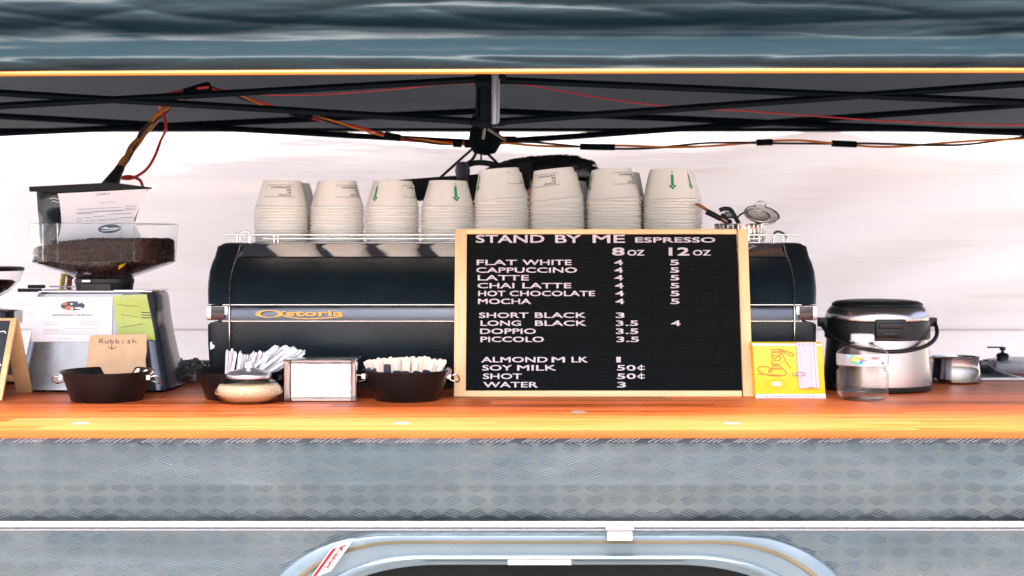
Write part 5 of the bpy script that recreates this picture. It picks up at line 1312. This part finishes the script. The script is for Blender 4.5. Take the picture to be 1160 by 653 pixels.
m_ = M(); m_.lathe([(.034,.041),(.0365,.041),(.0370,.0425),(.0370,.0465),(.0355,.0480),(.030,.0515),(.020,.0545),(.012,.0560),(.009,.0575),(.0085,.067),(.0075,.067),(.0070,.058),(.001,.055)], 48); m_.ob('lid', mat('satin_lid', (.62,.61,.62), .30, .9), su, angle=45)
m_ = M(); m_.box((.0045,0,.067), (.009,.010,.0012)); m_.ob('spout_flap', chrome, su, bevel=.0003)

# ------------------------------------------------------------------ napkin dispenser
q = Spot(362.5, 2.425); nd = empty('napkin_dispenser', q.loc, 'boxy steel napkin dispenser with a wad of white paper napkins', 'napkin dispenser')
w2, hN = 41.0*q.s, (455.6-407.5)*q.s; dN = .100
m_ = M(); t_ = .0012
for s_ in (((0,dN/2,hN-t_/2),(2*w2,dN,t_)), ((0,dN/2,t_/2+.001),(2*w2,dN,t_)), ((-w2+t_/2,dN/2,hN/2),(t_,dN,hN-2*t_-.002)), ((w2-t_/2,dN/2,hN/2),(t_,dN,hN-2*t_-.002)), ((0,dN-t_/2,hN/2),(2*w2-2*t_-.001,t_,hN-2*t_-.002))): m_.box(*s_)
m_.ob('casing', chrome, nd, bevel=.0004)
m_ = M(); ins = [(w2, hN, 0.0, 0), (w2-.0095, hN-.0085, .010, .006)]
def rect4(hw, z0, z1, y): return [(-hw,y,z0),(hw,y,z0),(hw,y,z1),(-hw,y,z1)]
m_.loft([rect4(w2-.0003,.0005,hN,.0002), rect4(w2-.0003,.0005,hN,-.002), rect4(w2-.0015,.0020,hN-.0018,-.003), rect4(w2-.0120,.0080,hN-.0085,.010)], caps=False); m_.ob('front_bezel', mat('bezel_steel', (.50,.44,.40), .15, 1), nd, smooth=False)
m_ = M()
for k in range(5):
    e = .0015*k
    def nap(u, v, e=e, k=k):
        rag = (.0022*noise.noise(Vector((v*9, k, 0))) if u > .95 else 0)+0
        top = (.0015*noise.noise(Vector((u*7, k, 4))) if v > .95 else 0)
        return Vector((-w2+.0110+(2*w2-.0215-.004*(k == 0))*u+rag, .0060+e+.0015*noise.noise(Vector((u*3, v*2, k))), .0070+(hN-.0150)*v+top))
    m_.grid(nap, 24, 16)
o = m_.ob('napkins', paper, nd, fix=False, angle=60)

# ------------------------------------------------------------------ clutter between the grinder and the machine
q = Spot(217, 2.80); m_ = M()
def crum(u, v):
    a = 2*math.pi*u; e = math.pi*(v-.5); d_ = Vector((math.cos(e)*math.cos(a), math.cos(e)*math.sin(a), math.sin(e)))
    k = 1+.35*noise.noise(d_*2.3+Vector((4,1,0)))+.16*noise.noise(d_*7)+.07*noise.noise(d_*17)
    return Vector((d_.x*.034*k, d_.y*.04*k, max(.0006, .018+d_.z*.022*k)))
m_.grid(crum, 60, 40); o = m_.ob('plastic_bag', mat('grey_plastic_film', (.10,.105,.11), .18, bump=.8, bscale=40, coat=.5), angle=50, fix=False); o.location = q.loc
tag(o, 'crumpled grey plastic bag between the grinder and the coffee machine', 'bag')
q = Spot(202, 2.83); sc_ = empty('wire_clip_stand', q.loc, 'small black wire holder standing behind the crumpled plastic bag', 'holder')
m_ = M(); m_.tube([(-.006,0,.001),(-.006,0,.040),(.006,0,.040),(.006,0,.001)], .0018, 8); m_.ob('wire', black_metal, sc_)
m_ = M(); m_.box((.02,0,.030), (.075,.05,.010)); m_.box((.0,0,.014), (.03,.04,.024)); m_.ob('tray', black_plastic, sc_, bevel=.003)
